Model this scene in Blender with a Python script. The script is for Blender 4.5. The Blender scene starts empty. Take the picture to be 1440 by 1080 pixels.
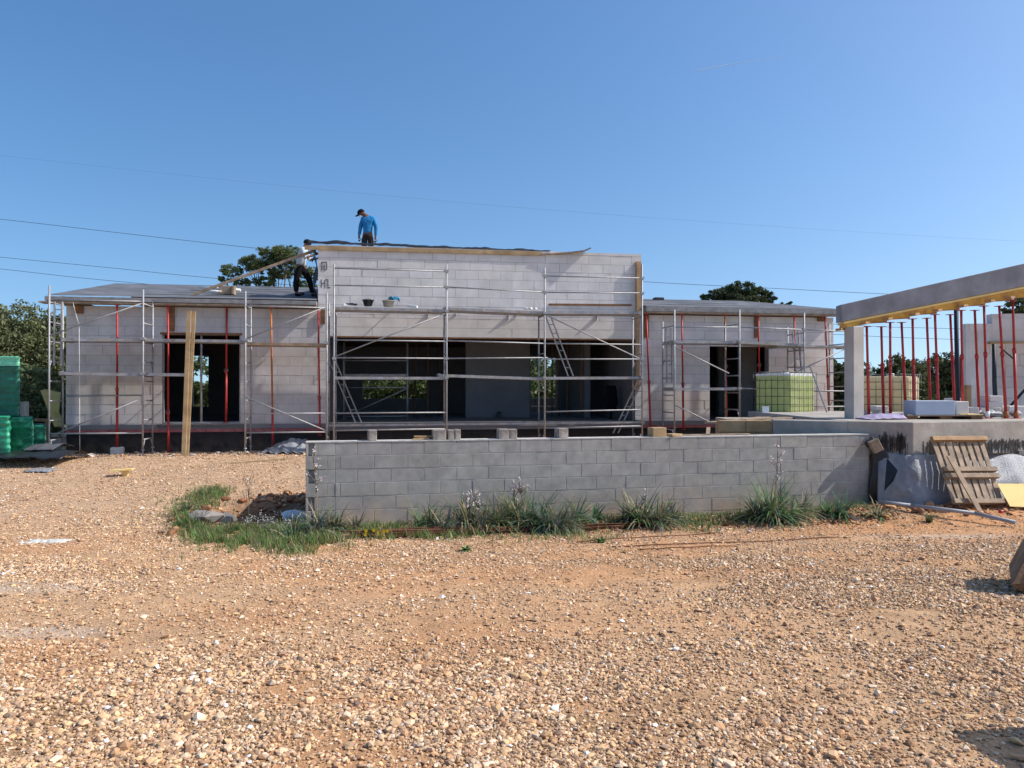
import bpy, math, random
import numpy as np
from mathutils import Vector, Matrix, noise
random.seed(7); rng = np.random.default_rng(7)
S = bpy.context.scene; COL = S.collection
R = math.radians
# ------------------------------------------------------------------ camera / frames
CZ, F, HY = 1.65, 1080.0, 545.0
def W(px, py, Y): return Vector(((px-720)/F*Y, Y, CZ+(HY-py)/F*Y))
HA = math.atan(.165); HC, HS = math.cos(HA), math.sin(HA); HO = 21.2
def H(u, v, z): return Vector((u*HC - v*HS, HO + u*HS + v*HC, z))
def HU(px, v=0.0):
    k = (px-720)/F
    return (k*(HO+v*HC) + v*HS)/(HC - k*HS)
def HZ(py, u, v=0.0): return CZ + (HY-py)/F*H(u, v, 0).y
def HP(px, py, v=0.0):
    u = HU(px, v); return H(u, v, HZ(py, u, v))
EU, EV, EZ = Vector((HC, HS, 0)), Vector((-HS, HC, 0)), Vector((0, 0, 1))

# ------------------------------------------------------------------ numpy noise
_perm = rng.random((256, 256))
def vnoise(x, y):
    xi = np.floor(x).astype(int); yi = np.floor(y).astype(int)
    fx = x-xi; fy = y-yi; fx = fx*fx*(3-2*fx); fy = fy*fy*(3-2*fy)
    a = _perm[xi % 256, yi % 256]; b = _perm[(xi+1) % 256, yi % 256]
    c = _perm[xi % 256, (yi+1) % 256]; d = _perm[(xi+1) % 256, (yi+1) % 256]
    return (a*(1-fx)+b*fx)*(1-fy) + (c*(1-fx)+d*fx)*fy
def fbm(x, y, o=4):
    s = 0; a = 1; t = 0
    for i in range(o):
        s = s + a*vnoise(x*2**i+17.3*i, y*2**i+5.1*i); t += a; a *= .5
    return s/t
def ss(a, b, x):
    t = np.clip((x-a)/(b-a), 0, 1); return t*t*(3-2*t)
# grey wall frame
GM = .21; GA = math.atan(GM); GC, GS = math.cos(GA), math.sin(GA)
_k0 = (430-720)/F; _Y0 = 11.2; GY = _Y0 - GM*_k0*_Y0
def G(s, v, z): return Vector((_k0*_Y0 + s*GC - v*GS, _Y0 + s*GS + v*GC, z))
def GSx(px, v=0.0):
    k = (px-720)/F; X0, Y0 = _k0*_Y0, _Y0
    return (k*(Y0+v*GC) + v*GS - X0)/(GC - k*GS)
def GP(px, py, v=0.0):
    s = GSx(px, v); p = G(s, v, 0); p.z = CZ+(HY-py)/F*p.y; return p

PROF_Y = [-30, 2.5, 6, 9, 11, 13.5, 16, 18, 25, 60, 2000]
PROF_Z = [.03, 0, -.08, -.28, -.43, -.44, -.25, -.02, 0, 0, 0]
def gh(x, y):
    x = np.asarray(x, float); y = np.asarray(y, float)
    z = np.interp(y, PROF_Y, PROF_Z)
    near = 1-ss(60, 120, y)
    z = z + near*(.10*(fbm(x*.25+3, y*.25+9, 3)-.5) + .035*(fbm(x*1.3, y*1.3, 3)-.5) + .014*(fbm(x*6, y*6, 2)-.5))
    # pit beside the wall end
    d = np.hypot((x+4.0)/1.05, (y-12.7)/1.25)
    z = z - .36*(1-ss(.35, 1.0, d)) + .08*np.exp(-((d-1.15)/.22)**2)
    # spoil along the wall and at its right end
    dw = (y - (_Y0+(x-_k0*_Y0)*GM))
    z = z + .07*np.exp(-((dw+.35)/.35)**2)*ss(-3.6, -2.8, x)*(1-ss(6.0, 7.2, x))
    m = np.exp(-(((x-7.3)/1.9)**2+((y-12.6)/.55)**2))
    z = z + m*(.10+.12*fbm(x*3, y*3, 3))
    # wheel track grooves
    t = y-(6.9+.22*x+.25*np.sin(x*.5))
    z = z - .025*np.exp(-(t/.25)**2) - .02*np.exp(-((t-1.7)/.28)**2)
    return z
def gz(x, y): return float(gh(np.array([x]), np.array([y]))[0])
def gp(x, y, dz=0.): return Vector((x, y, gz(x, y)+dz))
def gpx(px, py, dz=0.):
    """ground point seen at a pixel"""
    k = (px-720)/F; s = (py-HY)/F
    ys = np.geomspace(2, 60, 500); zs = gh(k*ys, ys) - (CZ - s*ys)
    i = np.argmax(zs > 0); Y = ys[i]
    return Vector((k*Y, Y, gz(k*Y, Y)+dz))

# ------------------------------------------------------------------ materials
MATS = {}
def mat(name, col, rough=.8, var=.15, vscale=6., bump=0., bscale=40., metal=0., attr=False, spec=.3,
        col2=None, mscale=None, stretch=None, trans=0., bdist=.01):
    m = bpy.data.materials.new(name); m.use_nodes = True
    nt = m.node_tree; N = nt.nodes; L = nt.links
    b = N['Principled BSDF']; b.inputs['Roughness'].default_value = rough
    b.inputs['Metallic'].default_value = metal
    b.inputs['Specular IOR Level'].default_value = spec
    tc = N.new('ShaderNodeTexCoord'); src = tc.outputs['Object']
    if stretch:
        mp = N.new('ShaderNodeMapping'); mp.inputs['Scale'].default_value = stretch
        L.new(src, mp.inputs[0]); src = mp.outputs[0]
    def nz(sc, det=5, ro=.6):
        n = N.new('ShaderNodeTexNoise'); n.inputs['Scale'].default_value = sc
        n.inputs['Detail'].default_value = det; n.inputs['Roughness'].default_value = ro
        L.new(src, n.inputs['Vector']); return n.outputs['Fac']
    def mixc(f, a, bb, mode='MIX'):
        x = N.new('ShaderNodeMix'); x.data_type = 'RGBA'; x.blend_type = mode
        for s_, v_ in ((0, f), (6, a), (7, bb)):
            if hasattr(v_, 'is_output') or isinstance(v_, bpy.types.NodeSocket): L.new(v_, x.inputs[s_])
            else: x.inputs[s_].default_value = v_
        return x.outputs[2]
    base = (*col, 1)
    if attr:
        a = N.new('ShaderNodeAttribute'); a.attribute_name = 'Col'
        base = mixc(1., base, a.outputs['Color'], 'MULTIPLY')
    if col2:
        r = N.new('ShaderNodeMapRange'); r.inputs[1].default_value = .42; r.inputs[2].default_value = .62
        L.new(nz(mscale or 2.), r.inputs[0]); base = mixc(r.outputs[0], base, (*col2, 1))
    r = N.new('ShaderNodeMapRange'); r.inputs[1].default_value = .3; r.inputs[2].default_value = .7
    r.inputs[3].default_value = 1-var; r.inputs[4].default_value = 1+var
    L.new(nz(vscale), r.inputs[0])
    base = mixc(1., base, r.outputs[0], 'MULTIPLY')
    L.new(base, b.inputs['Base Color'])
    if bump:
        bp = N.new('ShaderNodeBump'); bp.inputs['Strength'].default_value = bump; bp.inputs['Distance'].default_value = bdist
        L.new(nz(bscale, 6, .65), bp.inputs['Height']); L.new(bp.outputs[0], b.inputs['Normal'])
    if trans:
        t = N.new('ShaderNodeBsdfTranslucent'); L.new(base, t.inputs[0])
        mx = N.new('ShaderNodeMixShader'); mx.inputs[0].default_value = trans
        L.new(b.outputs[0], mx.inputs[1]); L.new(t.outputs[0], mx.inputs[2])
        L.new(mx.outputs[0], N['Material Output'].inputs[0])
    MATS[name] = m; return m
M = dict(
 aac=mat('aerated block', (.66, .63, .60), .9, .09, 2.2, .8, 60, attr=True, bdist=.005, col2=(.60, .57, .54), mscale=1.7),
 mortar=mat('mortar joint', (.24, .23, .22), .95, .2, 9, .3, 50),
 grey=mat('grey concrete block', (.32, .31, .288), .95, .18, 7, 1., 130, attr=True, col2=(.36, .35, .325), mscale=1.6, bdist=.006),
 greymortar=mat('grey mortar', (.50, .485, .45), .95, .25, 9, .5, 70),
 conc=mat('cast concrete', (.34, .31, .27), .9, .22, 3, .6, 40, col2=(.40, .37, .33), mscale=1.2),
 concbeam=mat('smooth grey concrete', (.27, .275, .305), .85, .28, 2.2, .4, 50, col2=(.25, .255, .275), mscale=1.),
 plinth=mat('black bitumen', (.012, .012, .014), .55, .5, 6, .8, 25),
 red_dpc=mat('red damp membrane', (.34, .12, .12), .8, .35, 9),
 roof=mat('grey roof underlay', (.10, .105, .118), .8, .25, 2.2, .5, 25, col2=(.14, .145, .16), mscale=.8),
 roofedge=mat('roof edge mortar', (.24, .235, .235), .9, .3, 5, .6, 30),
 wood=mat('sawn timber', (.42, .27, .14), .8, .25, 5, .4, 30, stretch=(1, 1, 1), col2=(.34, .21, .11), mscale=3),
 oldwood=mat('weathered timber', (.36, .27, .19), .85, .3, 6, .5, 40, col2=(.27, .20, .14), mscale=4),
 paleoldwood=mat('pale dusty timber', (.42, .30, .17), .85, .35, 6, .5, 40, col2=(.30, .20, .10), mscale=3),
 brownwood=mat('dark stained timber', (.20, .10, .05), .85, .35, 6, .4, 40),
 formply=mat('orange formwork panel', (.62, .33, .05), .6, .2, 4, .2, 30, col2=(.38, .17, .04), mscale=3.5),
 yellowply=mat('yellow formwork board', (.80, .58, .22), .7, .1, 4),
 steel=mat('galvanised steel', (.33, .33, .335), .6, .22, 9, .15, 60, metal=.35, spec=.5),
 deck=mat('scaffold deck steel', (.32, .33, .35), .6, .3, 7, .2, 50, metal=.25, spec=.4, col2=(.36, .33, .29), mscale=3),
 dark=mat('dark gap', (.02, .02, .022), .8),
 red=mat('red painted steel', (.42, .035, .03), .5, .25, 8, .1, 40, spec=.4),
 rust=mat('orange rusted steel', (.42, .14, .045), .7, .3, 12, .3, 60),
 rebar=mat('rusty rebar', (.13, .05, .028), .85, .4, 20, .6, 90),
 white=mat('white plastic', (.72, .72, .70), .5, .08, 6),
 blackp=mat('black plastic sheet', (.018, .018, .02), .38, .4, 5, .4, 9, spec=.5, bdist=.03),
 blackpole=mat('dark painted pole', (.02, .03, .05), .6),
 person_dark=mat('dark cloth', (.012, .012, .015), .95, .2, 9, spec=.1),
 shirt_w=mat('pale blue shirt cloth', (.50, .58, .62), .9, .08, 9, .3, 30),
 shirt_b=mat('blue shirt cloth', (.02, .22, .50), .9, .3, 7, 1., 9, bdist=.05),
 skin=mat('tanned skin', (.16, .075, .045), .6, .05, 9),
 trouser=mat('brown trouser cloth', (.035, .026, .022), .95, .2, 9, spec=.1),
 green=mat('green wrapping film', (.012, .15, .09), .5, .30, 5, .9, 7, spec=.5, col2=(.008, .10, .065), mscale=4, bdist=.04),
 greenlit=mat('sunlit green film', (.16, .55, .34), .35, .2, 5, .8, 7, spec=.5, bdist=.04),  # lit copy of the green film, sunlight on the top put into colour
 ibcgreen=mat('yellow green liquid tank', (.58, .64, .30), .35, .14, 3, .1, 10, spec=.5, trans=.45),
 ibcyellow=mat('yellowed plastic tank', (.78, .68, .45), .4, .12, 3, .1, 10, spec=.5, trans=.4),
 cage=mat('cage tube', (.10, .12, .11), .5, .2, 9, metal=.3),
 bluebox=mat('blue grey foam', (.42, .48, .58), .8, .06, 5),
 purple=mat('purple tarpaulin', (.34, .29, .42), .6, .2, 6, .5, 8, bdist=.03),
 sheet=mat('pale plastic membrane', (.26, .26, .265), .5, .2, 3, .7, 5, spec=.4, bdist=.05, col2=(.23, .24, .26), mscale=1.5),
 bubble=mat('clear bubble wrap', (.30, .31, .325), .3, .1, 20, 1., 45, spec=.8, bdist=.02),
 beige=mat('beige steel', (.27, .19, .12), .7, .3, 5, .4, 30, col2=(.16, .105, .065), mscale=3),
 pipe=mat('grey conduit', (.30, .31, .33), .5, .2, 5),
 jeans=mat('blue cloth rag', (.05, .30, .50), .9, .2, 8),
 leaf=mat('leaf', (1, 1, 1), .6, .1, 4, attr=True, trans=.30, spec=.25),
 bark=mat('bark', (.13, .095, .07), .95, .3, 9, .8, 25),
 stone=mat('gravel stone', (1, 1, 1), .92, .12, 30, attr=True, spec=.15),
 flower=mat('yellow petals', (.85, .60, .02), .7),
 pinkflower=mat('pale petals', (.66, .60, .58), .7),
 stem=mat('dry stem', (.17, .12, .08), .9),
 wire=mat('dark cable', (.04, .045, .05), .6),
 pebble_white=mat('pale rubble', (.55, .53, .50), .9, .15, 9, .4, 40),
 concpale=mat('pale cast concrete', (.50, .47, .42), .9, .2, 3, .6, 40, col2=(.42, .39, .35), mscale=1.5),
 leafstem=mat('green stem', (.12, .17, .06), .8),
 brownblock=mat('stained brown block', (.25, .215, .19), .9, .3, 9, .6, 40, col2=(.34, .31, .28), mscale=7),
 darksheet=mat('dusty dark sheet', (.09, .09, .10), .6, .3, 4, .6, 6),
 aacw=mat('darker aerated block', (.55, .52, .50), .9, .12, 2.2, .9, 60, attr=True, bdist=.005, col2=(.48, .455, .43), mscale=1.3),  # darker tone for the left wing blocks
 drip=mat('dried bitumen run', (.09, .08, .07), .9, .5, 12),
 inner=mat('shade darkened inner block', (.20, .20, .205), .9, .1, 2, .3, 40, attr=True),  # same block darkened, the shade of the rooms is put into its colour
 soffit=mat('shade darkened shuttering ply', (.06, .045, .035), .9, .2, 3),  # ceiling ply darkened to stand for the dimness indoors
 mark=mat('dark paint mark', (.10, .10, .10), .9),
)

def basedirt(m, z0, z1, col):
    nt = m.node_tree; N = nt.nodes; L = nt.links; b = N['Principled BSDF']; src = b.inputs['Base Color'].links[0].from_socket
    tc = N.new('ShaderNodeTexCoord'); sp = N.new('ShaderNodeSeparateXYZ'); L.new(tc.outputs['Object'], sp.inputs[0])
    mr = N.new('ShaderNodeMapRange'); mr.inputs[1].default_value = z1; mr.inputs[2].default_value = z0; L.new(sp.outputs[2], mr.inputs[0])
    n = N.new('ShaderNodeTexNoise'); n.inputs['Scale'].default_value = 3.5; n.inputs['Detail'].default_value = 8; n.inputs['Roughness'].default_value = .7; L.new(tc.outputs['Object'], n.inputs['Vector'])
    m2 = N.new('ShaderNodeMapRange'); m2.inputs[1].default_value = .35; m2.inputs[2].default_value = .7; L.new(n.outputs['Fac'], m2.inputs[0])
    mu = N.new('ShaderNodeMath'); mu.operation = 'MULTIPLY'; L.new(mr.outputs[0], mu.inputs[0]); L.new(m2.outputs[0], mu.inputs[1])
    mx = N.new('ShaderNodeMix'); mx.data_type = 'RGBA'; L.new(mu.outputs[0], mx.inputs[0]); L.new(src, mx.inputs[6]); mx.inputs[7].default_value = (*col, 1); L.new(mx.outputs[2], b.inputs['Base Color'])
basedirt(M['plinth'], .0, .45, (.16, .10, .06))
basedirt(M['grey'], .05, .75, (.42, .30, .19))

# ------------------------------------------------------------------ mesh helpers
class MB:
    def __init__(s): s.V = []; s.F = []; s.C = []; s.sm = []; s.P = []
    def add(s, vs, fs, c=(1, 1, 1), smooth=False):
        o = len(s.V); s.P.append((o, len(s.F), len(vs), len(fs))); s.V += [tuple(v) for v in vs]; s.C += [c]*len(vs)
        s.F += [tuple(o+i for i in f) for f in fs]; s.sm += [smooth]*len(fs); return s
    def hull8(s, b, t, c=(1, 1, 1)):
        """b,t: 4 bottom and 4 top corners, both counter-clockwise seen from above"""
        return s.add(list(b)+list(t), [(3, 2, 1, 0), (4, 5, 6, 7), (0, 1, 5, 4), (1, 2, 6, 5), (2, 3, 7, 6), (3, 0, 4, 7)], c)
    def obox(s, c, ax, ay, az, hx, hy, hz, col=(1, 1, 1)):
        c = Vector(c); X = Vector(ax)*hx; Y = Vector(ay)*hy; Z = Vector(az)*hz
        b = [c-X-Y-Z, c+X-Y-Z, c+X+Y-Z, c-X+Y-Z]; t = [p+2*Z for p in b]
        return s.hull8(b, t, col)
    def box(s, x0, x1, y0, y1, z0, z1, c=(1, 1, 1)):
        return s.obox(((x0+x1)/2, (y0+y1)/2, (z0+z1)/2), (1, 0, 0), (0, 1, 0), (0, 0, 1), (x1-x0)/2, (y1-y0)/2, (z1-z0)/2, c)
    def hbox(s, u0, u1, v0, v1, z0, z1, c=(1, 1, 1)):
        return s.obox(H((u0+u1)/2, (v0+v1)/2, (z0+z1)/2), EU, EV, EZ, (u1-u0)/2, (v1-v0)/2, (z1-z0)/2, c)
    def rbox(s, c, yaw, hx, hy, hz, col=(1, 1, 1), pitch=0, roll=0):
        m = Matrix.Rotation(yaw, 3, 'Z') @ Matrix.Rotation(pitch, 3, 'Y') @ Matrix.Rotation(roll, 3, 'X')
        return s.obox(c, m.col[0], m.col[1], m.col[2], hx, hy, hz, col)
    def beam(s, p, q, w, h, side=None, col=(1, 1, 1)):
        p = Vector(p); q = Vector(q); d = (q-p); L = d.length; d.normalize()
        sd = Vector(side) if side is not None else d.cross(EZ)
        if sd.length < 1e-4: sd = Vector((1, 0, 0))
        sd = (sd - d*sd.dot(d)).normalized(); up = sd.cross(d)
        return s.obox((p+q)/2, d, -sd, up, L/2, w/2, h/2, col)
    def tube(s, p, q, r, n=8, r2=None, col=(1, 1, 1), cap=True):
        p = Vector(p); q = Vector(q); d = (q-p).normalized()
        a = d.cross(EZ); a = Vector((1, 0, 0)) if a.length < 1e-3 else a.normalized(); b = d.cross(a)
        r2 = r if r2 is None else r2
        vs = [p+(a*math.cos(t)+b*math.sin(t))*r for t in [i*2*math.pi/n for i in range(n)]]
        vs += [q+(a*math.cos(t)+b*math.sin(t))*r2 for t in [i*2*math.pi/n for i in range(n)]]
        s.add(vs, [(i, i+n, (i+1) % n+n, (i+1) % n) for i in range(n)], col, True)
        if cap:
            o = len(s.V)-2*n
            s.F += [tuple(o+i for i in range(n)), tuple(o+n+i for i in reversed(range(n)))]; s.sm += [False]*2
        return s
    def path(s, pts, r, n=6, col=(1, 1, 1), r2=None):
        m = len(pts)-1
        for i in range(m):
            ra = r if r2 is None else r+(r2-r)*i/m; rb = r if r2 is None else r+(r2-r)*(i+1)/m
            s.tube(pts[i], pts[i+1], ra, n, rb, col, cap=(i in (0, m-1)))
        return s
    def each(s, name, m, parent, bevel=0):
        for (o, f, nv, nf) in s.P:
            q = MB(); q.add(s.V[o:o+nv], [tuple(i-o for i in F_) for F_ in s.F[f:f+nf]], s.C[o]); q.build(name, m, parent, bevel=bevel)
    def build(s, name, m, parent=None, origin=None, bevel=0, sub=0):
        me = bpy.data.meshes.new(name); V = np.array(s.V, float).reshape(-1, 3)
        if parent is not None: o = world_loc(parent)
        elif origin is not None: o = Vector(origin)
        else: o = Vector(((V[:, 0].min()+V[:, 0].max())/2, (V[:, 1].min()+V[:, 1].max())/2, V[:, 2].min()))
        V = V-np.array(o)
        me.from_pydata(V.tolist(), [], s.F); me.materials.append(M[m] if isinstance(m, str) else m)
        me.polygons.foreach_set('use_smooth', s.sm)
        ca = me.color_attributes.new('Col', 'FLOAT_COLOR', 'POINT')
        cc = np.ones((len(V), 4)); cc[:, :3] = np.array(s.C); ca.data.foreach_set('color', cc.ravel())
        ob = bpy.data.objects.new(name, me); COL.objects.link(ob)
        if parent is not None: ob.parent = parent
        else: ob.location = o
        if bevel:
            b = ob.modifiers.new('Bevel', 'BEVEL'); b.width = bevel; b.segments = 1; b.limit_method = 'ANGLE'
        return ob
def world_loc(o):
    p = Vector(o.location)
    while o.parent: o = o.parent; p += o.location
    return p
def tag(o, label=None, cat=None, group=None, kind=None):
    if label: o['label'] = label
    if cat: o['category'] = cat
    if group: o['group'] = group
    if kind: o['kind'] = kind
    return o
def thing(name, label, cat, loc, group=None):
    o = bpy.data.objects.new(name, None); COL.objects.link(o); o.location = loc
    o.empty_display_size = .1
    return tag(o, label, cat, group)
def npmesh(name, V, Fc, C, m, parent=None, smooth=False, origin=None):
    """Fc: (n,k) faces all the same size"""
    o = np.array(world_loc(parent)) if parent is not None else (np.array(origin) if origin is not None else np.array([V[:, 0].mean(), V[:, 1].mean(), V[:, 2].min()]))
    V = (V-o).astype(np.float32); me = bpy.data.meshes.new(name); n, k = Fc.shape
    me.vertices.add(len(V)); me.vertices.foreach_set('co', V.ravel())
    me.loops.add(n*k); me.loops.foreach_set('vertex_index', Fc.astype(np.int32).ravel())
    me.polygons.add(n); me.polygons.foreach_set('loop_start', np.arange(0, n*k, k, dtype=np.int32))
    me.polygons.foreach_set('use_smooth', np.full(n, smooth, bool))
    me.update(calc_edges=True)
    ca = me.color_attributes.new('Col', 'FLOAT_COLOR', 'POINT')
    cc = np.ones((len(V), 4), np.float32); cc[:, :3] = C; ca.data.foreach_set('color', cc.ravel())
    me.materials.append(M[m] if isinstance(m, str) else m)
    ob = bpy.data.objects.new(name, me); COL.objects.link(ob)
    if parent is not None: ob.parent = parent
    else: ob.location = o
    return ob

# ------------------------------------------------------------------ world, sun, camera
SUN_EL, SUN_AZ = R(43), R(-.5)          # azimuth from +X
w = bpy.data.worlds.new('World'); S.world = w; w.use_nodes = True
nt = w.node_tree; bg = nt.nodes['Background']
sky = nt.nodes.new('ShaderNodeTexSky'); sky.sky_type = 'NISHITA'; sky.sun_disc = False
sky.sun_elevation = SUN_EL; sky.sun_rotation = R(90)-SUN_AZ
sky.altitude = 0; sky.air_density = 1.0; sky.dust_density = 1.6; sky.ozone_density = 1.3
tcw = nt.nodes.new('ShaderNodeTexCoord'); vm = nt.nodes.new('ShaderNodeVectorMath'); vm.operation = 'ADD'; vm.inputs[1].default_value = (0, 0, .105)
vn = nt.nodes.new('ShaderNodeVectorMath'); vn.operation = 'NORMALIZE'
nt.links.new(tcw.outputs['Generated'], vm.inputs[0]); nt.links.new(vm.outputs[0], vn.inputs[0]); nt.links.new(vn.outputs[0], sky.inputs['Vector'])
hs = nt.nodes.new('ShaderNodeHueSaturation'); hs.inputs['Saturation'].default_value = 1.29; nt.links.new(sky.outputs[0], hs.inputs['Color'])
nt.links.new(hs.outputs[0], bg.inputs[0]); bg.inputs[1].default_value = .15
sl = bpy.data.lights.new('Sun', 'SUN'); sl.energy = 4.15; sl.angle = R(.53); sl.color = (1, .955, .89)
so = bpy.data.objects.new('Sun', sl); COL.objects.link(so)
sd = Vector((math.cos(SUN_EL)*math.cos(SUN_AZ), math.cos(SUN_EL)*math.sin(SUN_AZ), math.sin(SUN_EL)))
so.rotation_euler = sd.to_track_quat('Z', 'Y').to_euler(); so.location = (20, 0, 30)
cam = bpy.data.cameras.new('Camera'); co = bpy.data.objects.new('Camera', cam); COL.objects.link(co)
cam.sensor_fit = 'HORIZONTAL'; cam.sensor_width = 36; cam.lens = 27; cam.clip_start = .05; cam.clip_end = 12000
co.location = (0, 0, CZ); co.rotation_euler = (R(90)+math.atan(5/F), 0, 0); S.camera = co
S.view_settings.view_transform = 'Standard'; S.view_settings.look = 'None'; S.view_settings.exposure = .33; S.view_settings.gamma = 1

# ------------------------------------------------------------------ ground
def axis(parts):
    a = []
    for lo, hi, n in parts: a += list(np.linspace(lo, hi, n, endpoint=False))
    return np.array(a+[parts[-1][1]])
gx = axis([(-1500, -60, 8), (-60, -14, 60), (-14, -9, 40), (-9, 9, 300), (9, 14, 40), (14, 60, 60), (60, 1500, 8)])
gy = axis([(-60, 1, 20), (1, 6, 130), (6, 15, 170), (15, 26, 80), (26, 70, 40), (70, 2000, 12)])
XX, YY = np.meshgrid(gx, gy); ZZ = gh(XX, YY)
def dirt_mask(x, y):
    """1 = bare soil, 0 = gravel"""
    n = fbm(x*.33+40, y*.33+11, 4)
    d = np.maximum(ss(.50, .60, n)*.9, ss(.52, .62, fbm(x*.5+.35*y+90, y*1.1+31, 3))*.85)
    dw = (y - (_Y0+(x-_k0*_Y0)*GM))
    band = np.exp(-((dw+2.1+.9*(fbm(x*.6, y*.6, 2)-.5))/1.35)**4)*ss(-2, 1.5, x)*(.75+.35*fbm(x*1.5, y*2.5, 3))
    t = y-(6.9+.22*x+.25*np.sin(x*.5))
    d = np.maximum(d, band); d = np.maximum(d, .75*np.exp(-(t/.4)**2)); d = np.maximum(d, .6*np.exp(-((t-1.7)/.4)**2))
    return np.clip(d*(1-.65*ss(9.5, 13, y)*(1-ss(3, 5, x))), 0, 1)
D = dirt_mask(XX, YY); red = .75*ss(.4, .62, fbm(XX*.5+8, YY*.5+70, 3))
dwg = (YY - (_Y0+(XX-_k0*_Y0)*GM)); red = np.maximum(red, np.exp(-((dwg+1.2)/1.3)**2)*ss(-4, 1, XX))
fine = .82+.36*fbm(XX*5, YY*5, 3)
ca_ = np.array([.52, .33, .19]); cb_ = np.array([.50, .26, .125]); cg_ = np.array([.36, .225, .125])  # gravel ground carries the dark of the crevices between stones in its colour
cc = cg_*(1-D[..., None]) + (ca_*(1-red[..., None])+cb_*red[..., None])*D[..., None]
fz = (ss(9, 13, YY)*(1-ss(2, 5, XX)))[..., None]*.6; cc = cc*(1-fz)+np.array([.53, .37, .25])*fz
for (px, py, rx, ry) in ((68, 762, .55, .22), (40, 820, .9, .5), (60, 890, .5, .16), (1330, 755, 1.2, .25)):   # spilled cement dust
    p = gpx(px, py); q = np.exp(-(((XX-p.x)/rx)**2+((YY-p.y)/ry)**2)**2)[..., None]*.55
    q = q*(.5+.6*fbm(XX*4, YY*4, 3)[..., None]); q = np.clip(q, 0, 1); cc = cc*(1-q)+np.array([.52, .47, .40])*q
pd = np.exp(-(((XX+4.0)/1.2)**2+((YY-12.7)/1.4)**2)**2)[..., None]; cc = cc*(1-pd)+np.array([.20, .10, .055])*pd
far = ss(24, 34, YY)[..., None]; cc = cc*(1-far)+np.array([.16, .15, .07])*far
cc = cc*fine[..., None]
ny, nx = XX.shape; idx = np.arange(nx*ny).reshape(ny, nx)
Fc = np.stack([idx[:-1, :-1], idx[:-1, 1:], idx[1:, 1:], idx[1:, :-1]], -1).reshape(-1, 4)
gm = mat('soil', (1, 1, 1), .95, .16, 9, .9, 28, attr=True, spec=.1, bdist=.03)
g = npmesh('ground', np.stack([XX, YY, ZZ], -1).reshape(-1, 3), Fc, cc.reshape(-1, 3), gm, smooth=True, origin=(0, 0, 0))
g['kind'] = 'structure'

# ------------------------------------------------------------------ gravel
PH = (1+5**.5)/2
ICO = np.array([(-1, PH, 0), (1, PH, 0), (-1, -PH, 0), (1, -PH, 0), (0, -1, PH), (0, 1, PH), (0, -1, -PH), (0, 1, -PH), (PH, 0, -1), (PH, 0, 1), (-PH, 0, -1), (-PH, 0, 1)], float)/1.9
ICF = np.array([(0, 11, 5), (0, 5, 1), (0, 1, 7), (0, 7, 10), (0, 10, 11), (1, 5, 9), (5, 11, 4), (11, 10, 2), (10, 7, 6), (7, 1, 8), (3, 9, 4), (3, 4, 2), (3, 2, 6), (3, 6, 8), (3, 8, 9), (4, 9, 5), (2, 4, 11), (6, 2, 10), (8, 6, 7), (9, 8, 1)])
OCT = np.array([(1, 0, 0), (0, 1, 0), (-1, 0, 0), (0, -1, 0), (0, 0, 1), (0, 0, -1)], float)
OCF = np.array([(0, 1, 4), (1, 2, 4), (2, 3, 4), (3, 0, 4), (1, 0, 5), (2, 1, 5), (3, 2, 5), (0, 3, 5)])
PAL = np.array([(.58, .44, .29), (.52, .37, .23), (.62, .50, .36), (.46, .30, .18), (.55, .42, .30), (.40, .30, .22), (.60, .45, .27), (.64, .56, .45), (.36, .24, .16)])
def rocks(name, x, y, size, base, faces, mt='stone', sink=.12, zoff=None, pal=PAL, parent=None, flat=(.35, .75), tint=1.0, colr=None):
    n = len(x); k = len(base)
    sc = size[:, None]*np.stack([rng.uniform(.7, 1.3, n), rng.uniform(.6, 1.0, n), rng.uniform(flat[0], flat[1], n)], 1)*.5
    P = base[None]*(1+rng.uniform(-.28, .28, (n, k, 1)))*sc[:, None]
    a = rng.uniform(0, 2*np.pi, n); b = rng.normal(0, .35, n); ca, sa, cb, sb = np.cos(a), np.sin(a), np.cos(b), np.sin(b)
    X = P[..., 0]; Yv = P[..., 1]*cb[:, None]-P[..., 2]*sb[:, None]; Z = P[..., 1]*sb[:, None]+P[..., 2]*cb[:, None]
    X2 = X*ca[:, None]-Yv*sa[:, None]; Y2 = X*sa[:, None]+Yv*ca[:, None]
    z0 = gh(x, y)+(size*(.5-sink)*.45 if zoff is None else zoff)
    V = np.stack([X2+x[:, None], Y2+y[:, None], Z+z0[:, None]], -1).reshape(-1, 3)
    Fx = (faces[None]+(np.arange(n)*k)[:, None, None]).reshape(-1, 3)
    c = pal[rng.integers(0, len(pal), n)]*rng.uniform(.68, 1.28, (n, 1))*tint*np.array([1.03, .91, .81])
    c[rng.random(n) < .012] = (.75, .74, .71); c[rng.random(n) < .012] = (.16, .12, .10)
    C = np.repeat(c, k, 0)
    return npmesh(name, V, Fx, C, mt, parent)
def blocked(x, y):
    dw = (y - (_Y0+(x-_k0*_Y0)*GM)); bad = (dw > -.02) & (dw < .3) & (x > -3.1) & (x < 6.3)
    hv = (y-HO-.165*x); bad |= (hv > -.1) & (hv < 12) & (x > -11.5) & (x < 9.8)
    bad |= (x > 6.2) & (y > 13.2) & (y < 19)
    return bad
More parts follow.
